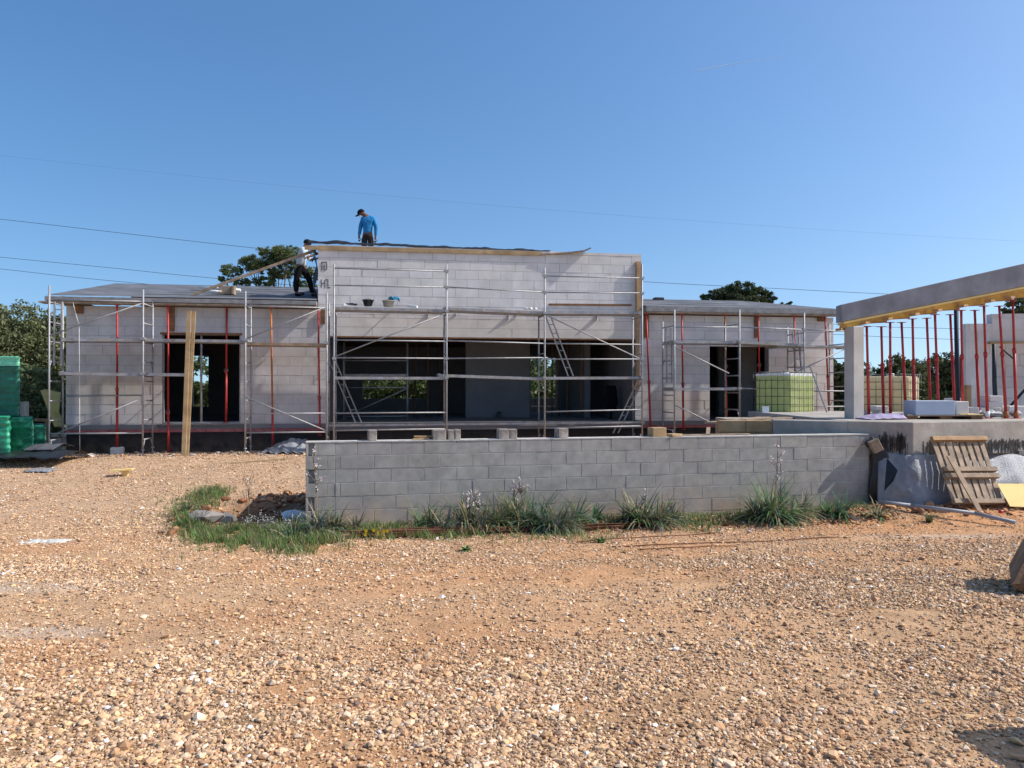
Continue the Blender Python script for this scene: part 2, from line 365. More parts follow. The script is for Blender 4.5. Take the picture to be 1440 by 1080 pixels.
def scatter(n, y0, y1, power, keepdirt):
    t = rng.random(n); Y = (y0**power+(y1**power-y0**power)*t)**(1/power)
    X = (rng.random(n)*2-1)*(.86*Y+1.3); d = dirt_mask(X, Y)
    cl = fbm(X*1.7+5, Y*1.7, 3)
    keep = (rng.random(n) > d*(1-keepdirt)) & (rng.random(n) < ss(.25, .48, cl)*.7+.3) & ~blocked(X, Y)
    return X[keep], Y[keep]
x, y = scatter(255000, 2.2, 5.2, 1.6, .15); s_ = np.exp(rng.normal(math.log(.0148), .46, len(x)))
tag(rocks('gravel', x, y, np.clip(s_, .006, .075), ICO, ICF), kind='stuff')
x, y = scatter(300000, 5.1, 11.5, 1.1, .12); s_ = np.exp(rng.normal(math.log(.0195), .42, len(x)))
tag(rocks('gravel', x, y, np.clip(s_, .01, .07), OCT*1.1, OCF), kind='stuff')
x, y = scatter(115000, 11.3, 20, 1.1, .3); s_ = np.exp(rng.normal(math.log(.026), .35, len(x)))
tag(rocks('gravel', x, y, np.clip(s_, .015, .08), OCT*1.1, OCF), kind='stuff')

# rubble of the pit, its rim, the foot of the wall and the spoil at the right
def blob(n, cx, cy, rx, ry): a = rng.normal(0, .5, (n, 2)); return cx+a[:, 0]*rx, cy+a[:, 1]*ry
RED = np.array([(.36, .19, .10), (.44, .26, .15), (.28, .14, .08), (.50, .33, .20), (.20, .10, .06)])
xs, ys, zz = [], [], []
for n, cx, cy, rx, ry, s0 in ((260, -4.0, 12.8, 1.0, 1.2, .10), (160, -4.7, 12.0, .45, .5, .10), (120, -3.9, 13.9, .9, .3, .08), (500, 7.2, 12.55, 1.5, .35, .06), (140, -4.3, 10.9, 1.0, .3, .05)):
    a, b = blob(n, cx, cy, rx, ry); xs.append(a); ys.append(b); zz.append(np.exp(rng.normal(math.log(s0), .4, n)))
t = rng.uniform(-.3, 9.2, 1500); v = -rng.uniform(.45, 1.05, 1500)
xs.append(_k0*_Y0+t*GC-v*GS); ys.append(_Y0+t*GS+v*GC); zz.append(np.exp(rng.normal(math.log(.045), .35, 1500)))
x = np.concatenate(xs); y = np.concatenate(ys); s_ = np.concatenate(zz); k = ~blocked(x, y)
tag(rocks('rubble', x[k], y[k], s_[k], ICO, ICF, pal=RED), kind='stuff')
# pale debris at the foot of the house
t = np.concatenate([rng.uniform(-12, -4.5, 260)]); v = -rng.uniform(.15, 1.6, len(t))**1.0
x = t*HC-v*HS; y = HO+t*HS+v*HC
tag(rocks('rubble', x, y, np.exp(rng.normal(math.log(.06), .45, len(x))), ICO, ICF,
          pal=np.array([(.55, .53, .5), (.42, .41, .40), (.30, .29, .28), (.45, .27, .18), (.5, .4, .3)])), kind='stuff')
# hardened concrete lumps round the pit
mb = []
conc_pal = np.array([(.20, .21, .22), (.25, .255, .26), (.17, .18, .19)])
x = np.array([-4.72, -4.45, -4.62, -4.9, -4.25, -4.05, -4.5, -3.85, -4.1, -3.6]); y = np.array([11.55, 11.35, 11.9, 12.2, 11.5, 11.9, 12.5, 12.5, 13.0, 12.3])
tag(rocks('rubble', x, y, np.array([.42, .40, .38, .34, .38, .34, .22, .25, .2, .22]), ICO, ICF, pal=conc_pal, flat=(.35, .5)), kind='stuff')

# ------------------------------------------------------------------ block walls
def subtract(rects, hole):
    out = []; a0, a1, b0, b1 = hole
    for (u0, u1, z0, z1) in rects:
        if u1 <= a0 or u0 >= a1 or z1 <= b0 or z0 >= b1: out.append((u0, u1, z0, z1)); continue
        if u0 < a0: out.append((u0, a0, z0, z1))
        if u1 > a1: out.append((a1, u1, z0, z1))
        m0, m1 = max(u0, a0), min(u1, a1)
        if z0 < b0: out.append((m0, m1, z0, b0))
        if z1 > b1: out.append((m0, m1, b1, z1))
    return [r for r in out if r[1]-r[0] > .012 and r[3]-r[2] > .012]
def blocks(mb, P, u0, u1, z0, z1, holes=(), bl=.625, bh=.25, j=.007, proud=.006, jit=.003, depth=.05, cvar=.07, zref=None, sgn=-1):
    """P(u, v, z) gives world; front at v=-proud"""
    zref = z0 if zref is None else zref; n0 = int(math.floor((z0-zref)/bh)); n1 = int(math.ceil((z1-zref)/bh))
    for r in range(n0, n1):
        off = (r % 2)*bl*.5 + (.15*bl if r % 5 == 3 else 0)
        kk = int(math.floor((u0-off)/bl)); u = off+kk*bl
        while u < u1:
            a, b = max(u, u0), min(u+bl, u1); za, zb = max(zref+r*bh, z0), min(zref+(r+1)*bh, z1)
            if b-a > .02 and zb-za > .02:
                c = 1+random.uniform(-cvar, cvar); p = proud+random.uniform(-jit, jit)
                tilt = random.uniform(-jit, jit)*.6
                for (ra, rb, rc, rd) in subtract([(a, b, za, zb)], (9e9, 9e9, 0, 0)) if not holes else [q for q in _sub(a, b, za, zb, holes)]:
                    x0, x1, y0, y1 = ra+j/2, rb-j/2, rc+j/2, rd-j/2
                    f0, f1 = sgn*(p+tilt), sgn*(p-tilt); bk = sgn*(-depth)
                    B = [P(x0, f0, y0), P(x1, f1, y0), P(x1, bk, y0), P(x0, bk, y0)]
                    T = [P(x0, f0, y1), P(x1, f1, y1), P(x1, bk, y1), P(x0, bk, y1)]
                    mb.hull8(B, T, (c, c*(1+random.uniform(-.012, .012)), c*(1+random.uniform(-.02, .02))))
            u += bl
def _sub(a, b, c, d, holes):
    r = [(a, b, c, d)]
    for h in holes: r = subtract(r, h)
    return r
def wallbody(mb, P, u0, u1, z0, z1, v0, v1, holes=(), c=(1, 1, 1)):
    for (a, b, zc, zd) in _sub(u0, u1, z0, z1, holes):
        mb.hull8([P(a, v0, zc), P(b, v0, zc), P(b, v1, zc), P(a, v1, zc)], [P(a, v0, zd), P(b, v0, zd), P(b, v1, zd), P(a, v1, zd)], c)

# ------------------------------------------------------------------ the house
house = thing('house', 'unfinished single storey house of white blocks with raised central front and low grey roofs', 'house', H(0, 0, 0))
FL, PT, WT, PAR = .70, .50, 3.72, 5.44          # floor, plinth top, wall top, parapet
uL, uC0, uC1, uR = HU(93), HU(447), HU(902), HU(1172)
VB = 7.0                                        # back wall
hl = (HU(228), HU(338), .72, 3.01)
hc = (HU(463), HU(893), FL+.001, 3.02)
hr = (HU(998), HU(1081), FL, 2.84)
bh_l = (HU(270, VB), HU(293, VB), 1.0, 2.75)
bh_c = (HU(510, VB), HU(602, VB), 1.25, 1.92)
bh_d = (HU(746, VB), HU(800, VB), .72, 2.75)
bh_r1 = (HU(1012, VB), HU(1043, VB), .75, 2.6)
bh_r2 = (HU(1065, VB), HU(1078, VB), 1.2, 2.75)
# walls
wl = MB(); blocks(wl, H, uL, uC0-.002, PT+.08, WT, [hl], zref=.47)
blocks(wl, lambda s, v, z: H(uL+v, s, z), 0, VB, PT+.08, WT, zref=.47, sgn=-1)
o = wl.build('wall', 'aacw', house)
wc = MB(); LZ = 3.52
blocks(wc, H, uC0, uC1, LZ, PAR, zref=.47-.11)
blocks(wc, H, HU(463), HU(893), 3.02, LZ, bl=1.9, bh=.25, cvar=.03, zref=3.02)
blocks(wc, H, uC0, HU(463), WT-.9, LZ, zref=.47-.11); blocks(wc, H, HU(893), uC1, WT-.9, LZ, zref=.47-.11)
blocks(wc, H, uC0, HU(463), PT+.08, WT-.9, zref=.47-.11); blocks(wc, H, HU(893), uC1, PT+.08, WT-.9, zref=.47-.11)
wc.build('wall', 'aac', house)
wr = MB(); blocks(wr, H, uC1+.002, uR, PT+.08, WT, [hr], zref=.47+.06)
wr.build('wall', 'aac', house)
# structure behind the block faces
bk = MB()
wallbody(bk, H, uL+.01, uC0, PT+.08, WT, 0, .24, [hl]); wallbody(bk, H, uC0, uC1, PT+.08, PAR-.004, 0, .24, [hc]); wallbody(bk, H, uC1, uR, PT+.08, WT, 0, .24, [hr])
bk.build('wall_core', 'mortar', house)
inn = MB()
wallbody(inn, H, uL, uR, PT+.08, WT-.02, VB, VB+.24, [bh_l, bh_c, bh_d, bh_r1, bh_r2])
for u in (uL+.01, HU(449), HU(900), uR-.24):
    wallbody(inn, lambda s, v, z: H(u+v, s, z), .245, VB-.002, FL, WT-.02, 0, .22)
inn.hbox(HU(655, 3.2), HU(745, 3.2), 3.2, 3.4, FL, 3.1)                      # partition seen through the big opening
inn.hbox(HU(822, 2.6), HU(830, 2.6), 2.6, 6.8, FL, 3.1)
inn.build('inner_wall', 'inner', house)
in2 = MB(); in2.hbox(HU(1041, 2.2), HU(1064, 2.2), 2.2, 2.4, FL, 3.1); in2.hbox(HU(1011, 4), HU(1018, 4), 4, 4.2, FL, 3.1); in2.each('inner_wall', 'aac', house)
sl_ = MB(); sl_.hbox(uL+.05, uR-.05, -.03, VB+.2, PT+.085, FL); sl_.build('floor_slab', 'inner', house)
pl = MB(); pl.hbox(uL, uR, .02, VB+.2, -.5, PT)
pl.build('plinth', 'plinth', house)
rd = MB(); rd.hbox(uL-.01, uC0, -.015, .03, PT, PT+.08); rd.hbox(uC1, uR, -.015, .03, PT, PT+.08); rd.each('damp_course', 'red_dpc', house)
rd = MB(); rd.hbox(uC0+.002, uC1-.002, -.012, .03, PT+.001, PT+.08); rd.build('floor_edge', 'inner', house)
sil = MB(); sil.hbox(hl[0]-.12, hl[1]+.12, -.03, .2, .60, .715); sil.build('window_sill', 'conc', house)
lin = MB(); lin.hbox(hl[0]-.05, hl[1]+.05, -.012, .2, 3.011, 3.07); lin.build('lintel', 'brownwood', house)
lin = MB(); lin.hbox(hc[0]+.02, hc[1]-.02, -.02, .2, 2.985, 3.019); lin.build('lintel', 'brownwood', house)
fr = MB()
for a, b, c, d in ((hl[0]+.0, hl[0]+.03, .73, 3.0), (hl[1]-.03, hl[1], .73, 3.0)): fr.hbox(a, b, .03, .12, c, d)
fr.hbox(hl[0]+.03, hl[1]-.03, .03, .12, .725, .76); fr.each('window_frame', 'steel', house)
po = MB(); po.tube(HP(283, 596, .06), HP(283, 471, .06), .03); po.build('window_post', 'steel', house)
# central roof slab / ceiling
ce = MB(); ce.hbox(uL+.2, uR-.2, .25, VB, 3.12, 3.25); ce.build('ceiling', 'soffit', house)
tr = MB(); tr.hbox(uC0+.02, uC1-.02, .25, VB+.24, WT+.02, PAR-.27); tr.build('upper_block', 'roofedge', house)
# timber post pieces at the opening edges
# roofs
def hiproof(u0, u1, ur0, ur1, v0, vr, v1, z0, zr, name):
    mb = MB()
    e = [(u0, v0), (u1, v0), (u1, v1), (u0, v1)]
    b = [H(a, b_, z0) for a, b_ in e]; n = 26
    # front and back slopes subdivided with slight waviness
    def slope(pa, pb, pc, pd, nu, nv):      # pa-pb eave, pd-pc ridge
        vs = []
        for j in range(nv+1):
            for i in range(nu+1):
                l = pa.lerp(pb, i/nu); h_ = pd.lerp(pc, i/nu); p = l.lerp(h_, j/nv)
                if 0 < j < nv and 0 < i < nu: p = p+Vector((0, 0, noise.noise(p*.9)*.02+noise.noise(p*4)*.006))
                vs.append(p)
        mb.add(vs, [(j*(nu+1)+i, j*(nu+1)+i+1, (j+1)*(nu+1)+i+1, (j+1)*(nu+1)+i) for j in range(nv) for i in range(nu)])
    r0, r1 = H(ur0, vr, zr), H(ur1, vr, zr)
    slope(b[0], b[1], r1, r0, 40, 12); slope(b[2], b[3], r0, r1, 10, 4)
    slope(b[3], b[0], r0, r0, 6, 10) if ur0 > u0 else None
    slope(b[1], b[2], r1, r1, 6, 10) if ur1 < u1 else None
    return mb.build(name, 'roof', house)
zE = 3.93
r1 = hiproof(uL-.35, uC0-.01, HU(162, 5), uC0-.01, -.38, 5.0, VB+3.3, zE, zE+5.38*.187, 'roof')
r2 = hiproof(uC1+.01, uR+.12, uC1+.01, HU(1045, 3.5), -.38, 3.5, VB+.4, zE, zE+3.88*.17, 'roof')
ed = MB()
ed.hbox(uL-.35, uC0-.01, -.385, -.05, 3.80, 3.905); ed.hbox(uL-.351, uL-.05, -.05, VB+3.2, 3.79, 3.926)
ed.hbox(uC1+.01, uR+.121, -.385, -.05, 3.79, 3.926); ed.hbox(uR-.1, uR+.121, -.05, VB+.3, 3.79, 3.926)
ed.each('roof_edge', 'roofedge', house)
ov = MB()                                       # seams of the roof underlay
for (a, b, vr, sl2) in ((uL+1.5, uC0-.05, 5.0, .187), (uC1+.05, uR-2.0, 3.4, .17)):
    for v in np.arange(.5, vr, 1.0): ov.beam(H(a+v*.35, v, zE+(v+.38)*sl2+.006), H(b-.2*(v if b > 3 else 0), v, zE+(v+.38)*sl2+.006), .03, .012, EV)
ov.each('roof_seam', 'roofedge', house)
so_ = MB()
so_.hbox(uL-.5, uC0-.02, -.37, -.012, 3.745, 3.785); so_.hbox(uC1+.03, uR+.14, -.37, -.012, 3.745, 3.785)
so_.each('eave_boards', 'oldwood', house)
br = MB()                                        # short timber brackets under the eaves
for px, (t0, t1), wpx in ((111, (428, 441), 10), (241, (432, 466), 8), (454, (434, 456), 6), (1064, (444, 475), 6), (909, (443, 475), 7), (1155, (446, 452), 12)):
    u = HU(px, -.05); wv = wpx/55
    br.hbox(u-wv/2, u+wv/2, -.07, -.014, HZ(t1, u), 3.72)
br.each('timber_bracket', 'brownwood', house)
# parapet timber
fb = MB(); fb.beam(HP(428, 348, -.03), HP(762, 356.5, -.03), .05, .105, EV); fb.build('fascia_board', 'paleoldwood', house)
# vertical boards at the right edge of the raised front
vb = MB(); vb.beam(HP(898, 368, -.06), HP(898, 440, -.06), .14, .11, EU); vb.beam(HP(897, 440, -.05), HP(896, 503, -.05), .10, .05, EU)
vb.beam(HP(896.5, 503, -.06), HP(896, 548, -.06), .10, .09, EU); vb.each('edge_board', 'wood', house)
hb = MB(); hb.beam(HP(772, 428, -.02), HP(888, 429, -.02), .04, .05, EV); hb.build('shadow_strip', 'brownwood', house)  # dark strip standing in for a shadow line on the wall
# written marks on the raised front ("n" / "HL")
mk = MB()
def stroke(pts):
    for a, b in zip(pts[:-1], pts[1:]): mk.beam(HP(*a, -.012), HP(*b, -.012), .006, .022, EV)
stroke([(452.5, 369), (452.5, 380)]); stroke([(451.5, 369), (459, 368)]); stroke([(459, 368), (459.5, 378), (456.5, 381)]); stroke([(455.5, 372), (455.5, 380)])
stroke([(451.5, 393), (452, 404)]); stroke([(452, 398.5), (456.5, 398)]); stroke([(456.5, 394), (457, 404.5)]); stroke([(457, 393.5), (461, 393)]); stroke([(461, 393), (461, 404.5), (464.5, 404.3)])
for q in range(2):
    sub = MB()
    for (o_, f_, nv_, nf_) in (mk.P[:5] if q == 0 else mk.P[5:]): sub.add(mk.V[o_:o_+nv_], [tuple(i-o_ for i in F_) for F_ in mk.F[f_:f_+nf_]])
    sub.build('painted_mark', 'mark', house)

# roofing membrane lying on the raised roof
def sheet_grid(mb, P, nu, nv, smooth=True, c=(1, 1, 1)):
    vs = [P(i/nu, j/nv) for j in range(nv+1) for i in range(nu+1)]
    mb.add(vs, [(j*(nu+1)+i, j*(nu+1)+i+1, (j+1)*(nu+1)+i+1, (j+1)*(nu+1)+i) for j in range(nv) for i in range(nu)], c, smooth)
def solid(o, t=.004):
    s_ = o.modifiers.new('Solidify', 'SOLIDIFY'); s_.thickness = t; return o
mb = MB(); ua, ub = HU(432), HU(775)
def tp(a, b):
    u = ua+(ub-ua)*a; v = -.02+.42*b
    h_ = .055+.10*(1-a)**1.5; z = PAR-.02+h_*min(1, b*5+.15)*(.75+.5*noise.noise(Vector((u*1.8, v*1.5, 0)))) + .02*noise.noise(Vector((u*6, v*5, 2)))
    return H(u, v, z+.03)
sheet_grid(mb, tp, 150, 14)
tag(solid(mb.build('roofing_membrane', 'blackp')), 'crumpled black roofing membrane lying along the top of the raised front', 'membrane')
mb = MB()
sheet_grid(mb, lambda a, b: H(uC0-.05-.05*math.sin(b*9+a*2)-.06*a, .02+.25*a, 5.36-1.30*b+.04*math.sin(a*8)), 5, 16)
tag(solid(mb.build('hanging_membrane', 'blackp')), 'narrow black strip of membrane hanging down the left edge of the raised front', 'membrane')
# bent lath with flap
mb = MB(); pts = [HP(760, 357.5, -.05), HP(785, 356.3, -.07), HP(805, 354.6, -.11), HP(822, 352.4, -.15), HP(831, 348.5, -.18)]
for a, b in zip(pts[:-1], pts[1:]): mb.beam(a, b, .05, .035, EV)
top = [p-EV*(p-H(0, 0, 0)).dot(EV)+EV*.05 for p in pts]
for i in range(4): mb.add([pts[i], pts[i+1], Vector((top[i+1].x, top[i+1].y, max(PAR+.01, pts[i+1].z-.01))), Vector((top[i].x, top[i].y, PAR+.01))], [(0, 1, 2, 3)])
tag(mb.build('bent_lath', 'oldwood'), 'bent timber lath curling up past the right end of the black membrane on the roof', 'lath')

# ------------------------------------------------------------------ long inclined timber on left roof, block, pipes
mb = MB(); mb.beam(HP(270, 414.5, .3), HP(444, 351.5, .25), .06, .07, EV)
tag(mb.build('long_timber', 'oldwood'), 'long timber leaning from the left roof up to the raised front', 'timber')
mb = MB(); c = HP(319, 409, 1.0); mb.obox(c+EZ*.01, EU, EV, EZ, .19, .13, .11)
mb.obox(HP(328.5, 409, .95)+EZ*.01, EU, EV, EZ, .035, .15, .12)
tag(mb.build('block_offcut', 'oldwood', bevel=.008), 'small brown block resting on the left roof near the eave', 'block')
mb = MB(); mb.tube(HP(280, 405.5, 1.3)+EZ*.03, HP(338, 409, 1.1)+EZ*.02, .04); mb.tube(HP(290, 411, .9)+EZ*.03, HP(312, 411, .9)+EZ*.03, .035)
tag(mb.build('white_pipe', 'white'), 'white pipe lying on the left roof behind the small brown block', 'pipe')
mb = MB(); mb.rbox(HP(421.5, 414, .95)+EZ*.02, .2, .12, .09, .03)
tag(mb.build('dark_bag', 'blackp', bevel=.02), 'small black bundle lying on the roof by the worker in black trousers', 'bundle')
mb = MB(); mb.rbox(HP(926, 421.5, 2.9)+EZ*.02, .2, .16, .12, .05)
tag(mb.build('dark_bag', 'blackp', bevel=.02), 'small black bundle lying on the right roof near the raised front', 'bundle')

# ------------------------------------------------------------------ red props
def prop(p0, p1, label, group, m='red', r=.030, plate=True, sleeve=None, col=None, wire=True, split=.55):
    p0 = Vector(p0); p1 = Vector(p1); d = (p1-p0).normalized()
    t = thing('steel_prop', label, 'prop', p0, group)
    mid = p0+(p1-p0)*split
    MB().tube(p0+d*.01, mid, r, 10).build('outer_tube', m, t)
    MB().tube(mid, p1-d*.01, r*.80, 10).build('inner_tube', col or m, t)
    MB().tube(mid-d*.06, mid+d*.02, r*1.3, 10).build('collar', m, t)
    if plate:
        a = MB(); a.obox(p0+EZ*.005, EU, EV, EZ, .06, .06, .005); a.build('base_plate', m, t)
        a = MB(); a.obox(p1-EZ*.006, EU, EV, EZ, .06, .06, .005); a.build('top_plate', m, t)
    if wire:
        a = MB(); q = mid+d*.02; pp = [q+Vector((.055*math.cos(k), -.03, .045*math.sin(k)-.01)) for k in np.linspace(0, 6.28, 9)]
        a.path(pp, .005, 4); a.build('locking_pin', 'steel', t)
    if sleeve:
        MB().tube(p0+d*.01, p0+d*.13, r*1.5, 10).build('sleeve', sleeve, t)
    return t
GP1 = 'red steel props along the house front'
v = -.32
for px0, px1, yb, lab, m, mc, sp in (
    (165, 164.5, 632, 'red steel prop in the first scaffold bay, standing on a pale concrete lump', 'red', None, .42),
    (237, 236, 638, 'red steel prop in front of the left edge of the left window opening', 'red', None, .28),
    (318, 319, 596, 'red steel prop standing on the sill of the left window opening', 'red', None, .45),
    (384, 381, 632, 'rust orange steel prop with a red foot, between the left window and the raised front', 'red', 'rust', .27),
    (450, 447.5, 612, 'red steel prop beside the left corner of the raised front', 'red', None, .3),
    (915, 909, 606, 'red steel prop leaning beside the right corner of the raised front', 'red', None, .42),
    (961, 959, 604, 'red steel prop in the first bay of the right scaffold', 'red', None, .4),
    (1021.5, 1019.5, 588, 'faded red steel prop in front of the right doorway', 'red', 'rust', .5),
    (1068.5, 1066.5, 560, 'red steel prop behind the left edge of the green tank', 'red', None, .5),
    (1119, 1117, 560, 'red steel prop behind the right half of the green tank', 'red', None, .5),
    (1166, 1160.5, 585, 'red steel prop at the far right corner of the house', 'red', None, .4)):
    vv = v if px0 != 318 else -.01
    u0 = HU(px0, vv); u1 = HU(px1, vv-.0)
    z0 = .75 if px0 == 318 else HZ(yb, u0, vv)
    if px0 in (1068.5, 1119): z0 = FL+.17
    prop(H(u0, vv, z0), H(u1, vv if px0 != 318 else -.05, 3.72), lab, GP1, m, col=mc, split=sp)
p = HP(165, 637, v); mb = MB(); mb.rbox(Vector((p.x, p.y, .05)), .3, .15, .12, .11)
tag(mb.build('concrete_lump', 'pebble_white', bevel=.03), 'pale concrete lump under the first red prop of the left scaffold', 'concrete lump')

# ------------------------------------------------------------------ scaffolding
VF, VK = -1.15, -.36
def frame(t, px, v0, v1, z0, z1, tops=None, rung=.47, zr0=None):
    u = HU(px, v0); a = MB()
    z1b = z1-.12 if tops is None else tops
    a.tube(H(u, v0, z0+.18), H(u, v0, z1), .023, 8); a.tube(H(u, v1, z0+.18), H(u, v1, z1b), .022, 8)
    z = (zr0 or z0+.42)
    while z < min(z1, z1b)-.05: a.tube(H(u, v0, z), H(u, v1, z), .018, 6); z += rung
    for zz in (z0+.42, z0+2.36):
        if zz < z1b-.3:
            for s_, e_ in ((v0, 1), (v1, -1)): a.tube(H(u, s_, zz-.22), H(u, s_+e_*.16, zz), .012, 6)
    a.build('frame', 'steel', t)
    j = MB()
    for v_ in (v0, v1):
        j.tube(H(u, v_, z0), H(u, v_, z0+.22), .016, 6); j.obox(H(u, v_, z0+.006), EU, EV, EZ, .07, .07, .006)
        j.tube(H(u, v_, z0+.16), H(u, v_, z0+.19), .04, 8)
    j.build('base_jack', 'steel', t)
    return u
def rail(t, a, b, va=VF, vb=None, r=.0175, name='rail', m='steel'):
    vb = va if vb is None else vb
    return MB().tube(HP(*a, va), HP(*b, vb), r, 8).build(name, m, t)
def deckp(t, a, b, v0=VF+.04, v1=VK-.04, th=.07, m='deck'):
    pa, pb = HP(*a, v0), HP(*b, v0); ua_, ub_ = HU(a[0], v0), HU(b[0], v0)
    mb = MB(); wv = (v1-v0-.03)/2
    for k in range(2):
        va = v0+k*(wv+.03); za, zb = pa.z, pb.z
        B = [H(ua_, va, za-th), H(ub_, va, zb-th), H(ub_, va+wv, zb-th), H(ua_, va+wv, za-th)]
        mb.hull8(B, [p+EZ*th for p in B])
        for uu, zz_ in ((ua_, za), (ub_, zb)): mb.obox(H(uu, va+wv/2, zz_-th*.5), EU, EV, EZ, .03, wv/2-.03, .05)
    return mb.build('deck', m, t)
def coupler(t, px, py, v=VF):
    mb = MB(); mb.obox(HP(px, py, v), EU, EV, EZ, .05, .04, .03); return mb.build('coupler', 'steel', t)

t = thing('scaffold', 'galvanised frame scaffold along the left wing, four frames with decks across the window', 'scaffold', H(HU(140, VF), VF, 0))
for px, zt, zb in ((69, 4.07, 3.92), (201, 4.02, 3.86), (345, 4.03, 3.88), (459.5, 4.03, 3.85)):
    frame(t, px, VF, VK, -.03, zt, zb)
rail(t, (76, 421.5), (201, 424)); rail(t, (345, 430), (459, 433)); rail(t, (345, 582), (459, 581)); rail(t, (345, 608.5), (459, 607.5)); rail(t, (70, 610), (200, 609))
rail(t, (92, 557), (200, 556), VK); rail(t, (69, 472), (201, 426), name='brace'); rail(t, (72, 613), (201, 560), name='brace')
rail(t, (345, 477), (459, 431), name='brace'); rail(t, (345, 558), (459, 606), name='brace')
deckp(t, (86, 475.5), (203, 476.5)); deckp(t, (198, 476), (346, 478)); deckp(t, (84, 523), (202, 525)); deckp(t, (202, 524.5), (261, 525)); deckp(t, (345, 481), (459, 483), m='oldwood')
for a, b in ((201, 476), (345, 478), (459, 482), (201, 525)): coupler(t, a, b)

t = thing('scaffold', 'tall galvanised scaffold in front of the raised central front, with tubs on its top deck', 'scaffold', H(HU(690, VF), VF, 0))
for px, zt, zb in ((469.5, 4.75, 3.6), (628, 4.82, 3.6), (766, 4.80, 3.62), (903, 4.95, 3.6)):
    frame(t, px, VF, VK, -.03, zt, zb, rung=9, zr0=3.55)
    u = HU(px, VF); a = MB()
    for z in (.75, 1.55, 1.9, 2.55): a.tube(H(u, VF, z), H(u, VK, z), .016, 6)
    a.build('rung', 'steel', t)
L3 = [((470, 377), (628, 381.5)), ((470, 401), (628, 404)), ((628, 403.5), (766, 411)), ((766, 388), (903, 391)), ((766, 411), (903, 412)),
      ((470, 478), (628, 480)), ((628, 479), (766, 483)), ((766, 483), (903, 484.5)), ((470, 503), (628, 504)), ((628, 504), (770, 503)), ((766, 505), (903, 505)),
      ((470, 581), (628, 580)), ((766, 579), (903, 576)), ((470, 605.5), (628, 603)), ((766, 602), (903, 599))]
for a, b in L3: rail(t, a, b)
rail(t, (470, 502), (628, 440), name='brace'); rail(t, (766, 442), (903, 506), name='brace')
for a, b in (((470, 431), (627, 435)), ((626, 432), (765, 438)), ((767, 437.5), (901, 438)), ((470, 529.5), (628, 530)), ((618, 526), (766, 531)), ((767, 530), (903, 529.5))): deckp(t, a, b)
for px, y0, d_, h_ in ((549, 438, .16, 0), (601, 440, .085, .16), (640, 440, .05, .10), (714, 442, .10, .18), (725, 442, .06, .1), (838, 443, .12, .16)):
    mb = MB(); u = HU(px, 0); z = HZ(y0, u)
    if h_ == 0: mb.tube(H(u, -.006, z), H(u, VK, z), .018, 6)
    else: mb.add([H(u, -.008, z), H(u, -.008-d_, z), H(u, -.008-d_*.2, z-h_), H(u, -.008, z-h_), H(u+.012, -.008, z), H(u+.012, -.008-d_, z), H(u+.012, -.008-d_*.2, z-h_), H(u+.012, -.008, z-h_)], [(0, 1, 2, 3), (7, 6, 5, 4), (0, 4, 5, 1), (1, 5, 6, 2), (2, 6, 7, 3)])
    mb.build('shadow_bracket', 'steel', t)  # added tube and plates, shaped to cast slanted shadows on the lintel
deckp(t, (462, 597), (906, 592.5), VK-.45, VK-.1, .05)
for px, py in ((628, 381), (628, 404), (766, 388), (766, 411), (903, 391), (903, 412), (628, 437), (766, 440), (628, 504), (903, 505), (470, 504), (628, 531), (766, 531), (903, 531)): coupler(t, px, py)

t = thing('scaffold', 'galvanised scaffold wrapped round the right wing behind the green tank', 'scaffold', H(HU(1040, VF), VF, 0))
for px, zt, zb, z0 in ((948.5, 3.75, 3.5, .08), (1040, 3.78, 3.45, .62), (1131, 3.72, 3.4, .86)):
    frame(t, px, VF-.1, VK, z0, zt, zb)
frame(t, 1192, VF-.1, VK, .86, 3.6, 3.5, rung=.4)
for a, b in (((950, 460), (1040, 460)), ((1040, 460), (1131, 463.5)), ((1131, 463.5), (1192, 466)), ((1131, 549.5), (1192, 550)), ((1131, 572), (1192, 571.5)), ((1040, 546), (1131, 549))): rail(t, a, b, VF-.1)
for a, b in (((949, 488), (1025, 525)), ((950, 570), (998, 593.5)), ((1118, 524), (1192, 489))): rail(t, a, b, VF-.1, name='brace')
deckp(t, (948, 479), (1041, 479.5), VF-.05, VK-.05); deckp(t, (1041, 479.5), (1135, 484), VF-.05, VK-.05); deckp(t, (1095, 485.5), (1197, 486), VF+.05, VK, .05)
deckp(t, (948, 545.5), (1041, 545), VF-.05, VK-.05)
for px, py in ((949, 480), (1040, 480), (949, 546), (1040, 546), (1131, 463), (1192, 486)): coupler(t, px, py, VF-.1)

def ladder(label, a, b, wpx, v0, v1, n=8, m='steel', w=.30, r=.016):
    pa, pb = HP(*a, v0), HP(*b, v1); t = thing('ladder', label, 'ladder', pa if pa.z < pb.z else pb, 'ladders on the scaffolds')
    off = EU*w
    for k in (0, 1): MB().beam(pa+off*k, pb+off*k, .03, .05, EU).build('rail', m, t)
    for i in range(1, n): p = pa.lerp(pb, i/n); MB().tube(p, p+off, .013, 6).build('rung', m, t)
    return t
ladder('narrow steel ladder hooked inside the leftmost end of the left scaffold', (76, 514), (76.5, 424), 9, -.98, -.98, 8, w=.16)
ladder('steel ladder sloping down right of the third frame of the central scaffold', (799, 529), (767, 444), 7, -.8, -.95, 7, w=.14)
ladder('steel ladder leaning at the right end of the central scaffold under its deck', (862, 609), (897, 534), 7, -.6, -.9, 6, w=.14)
ladder('steel ladder leaning inside the left end of the big opening', (500, 594), (462, 505), 7, .4, .3, 5, w=.16)
ladder('vertical steel ladder hooked in the first frame of the right scaffold', (938, 538), (937, 461), 8, -.85, -.85, 6, w=.15)
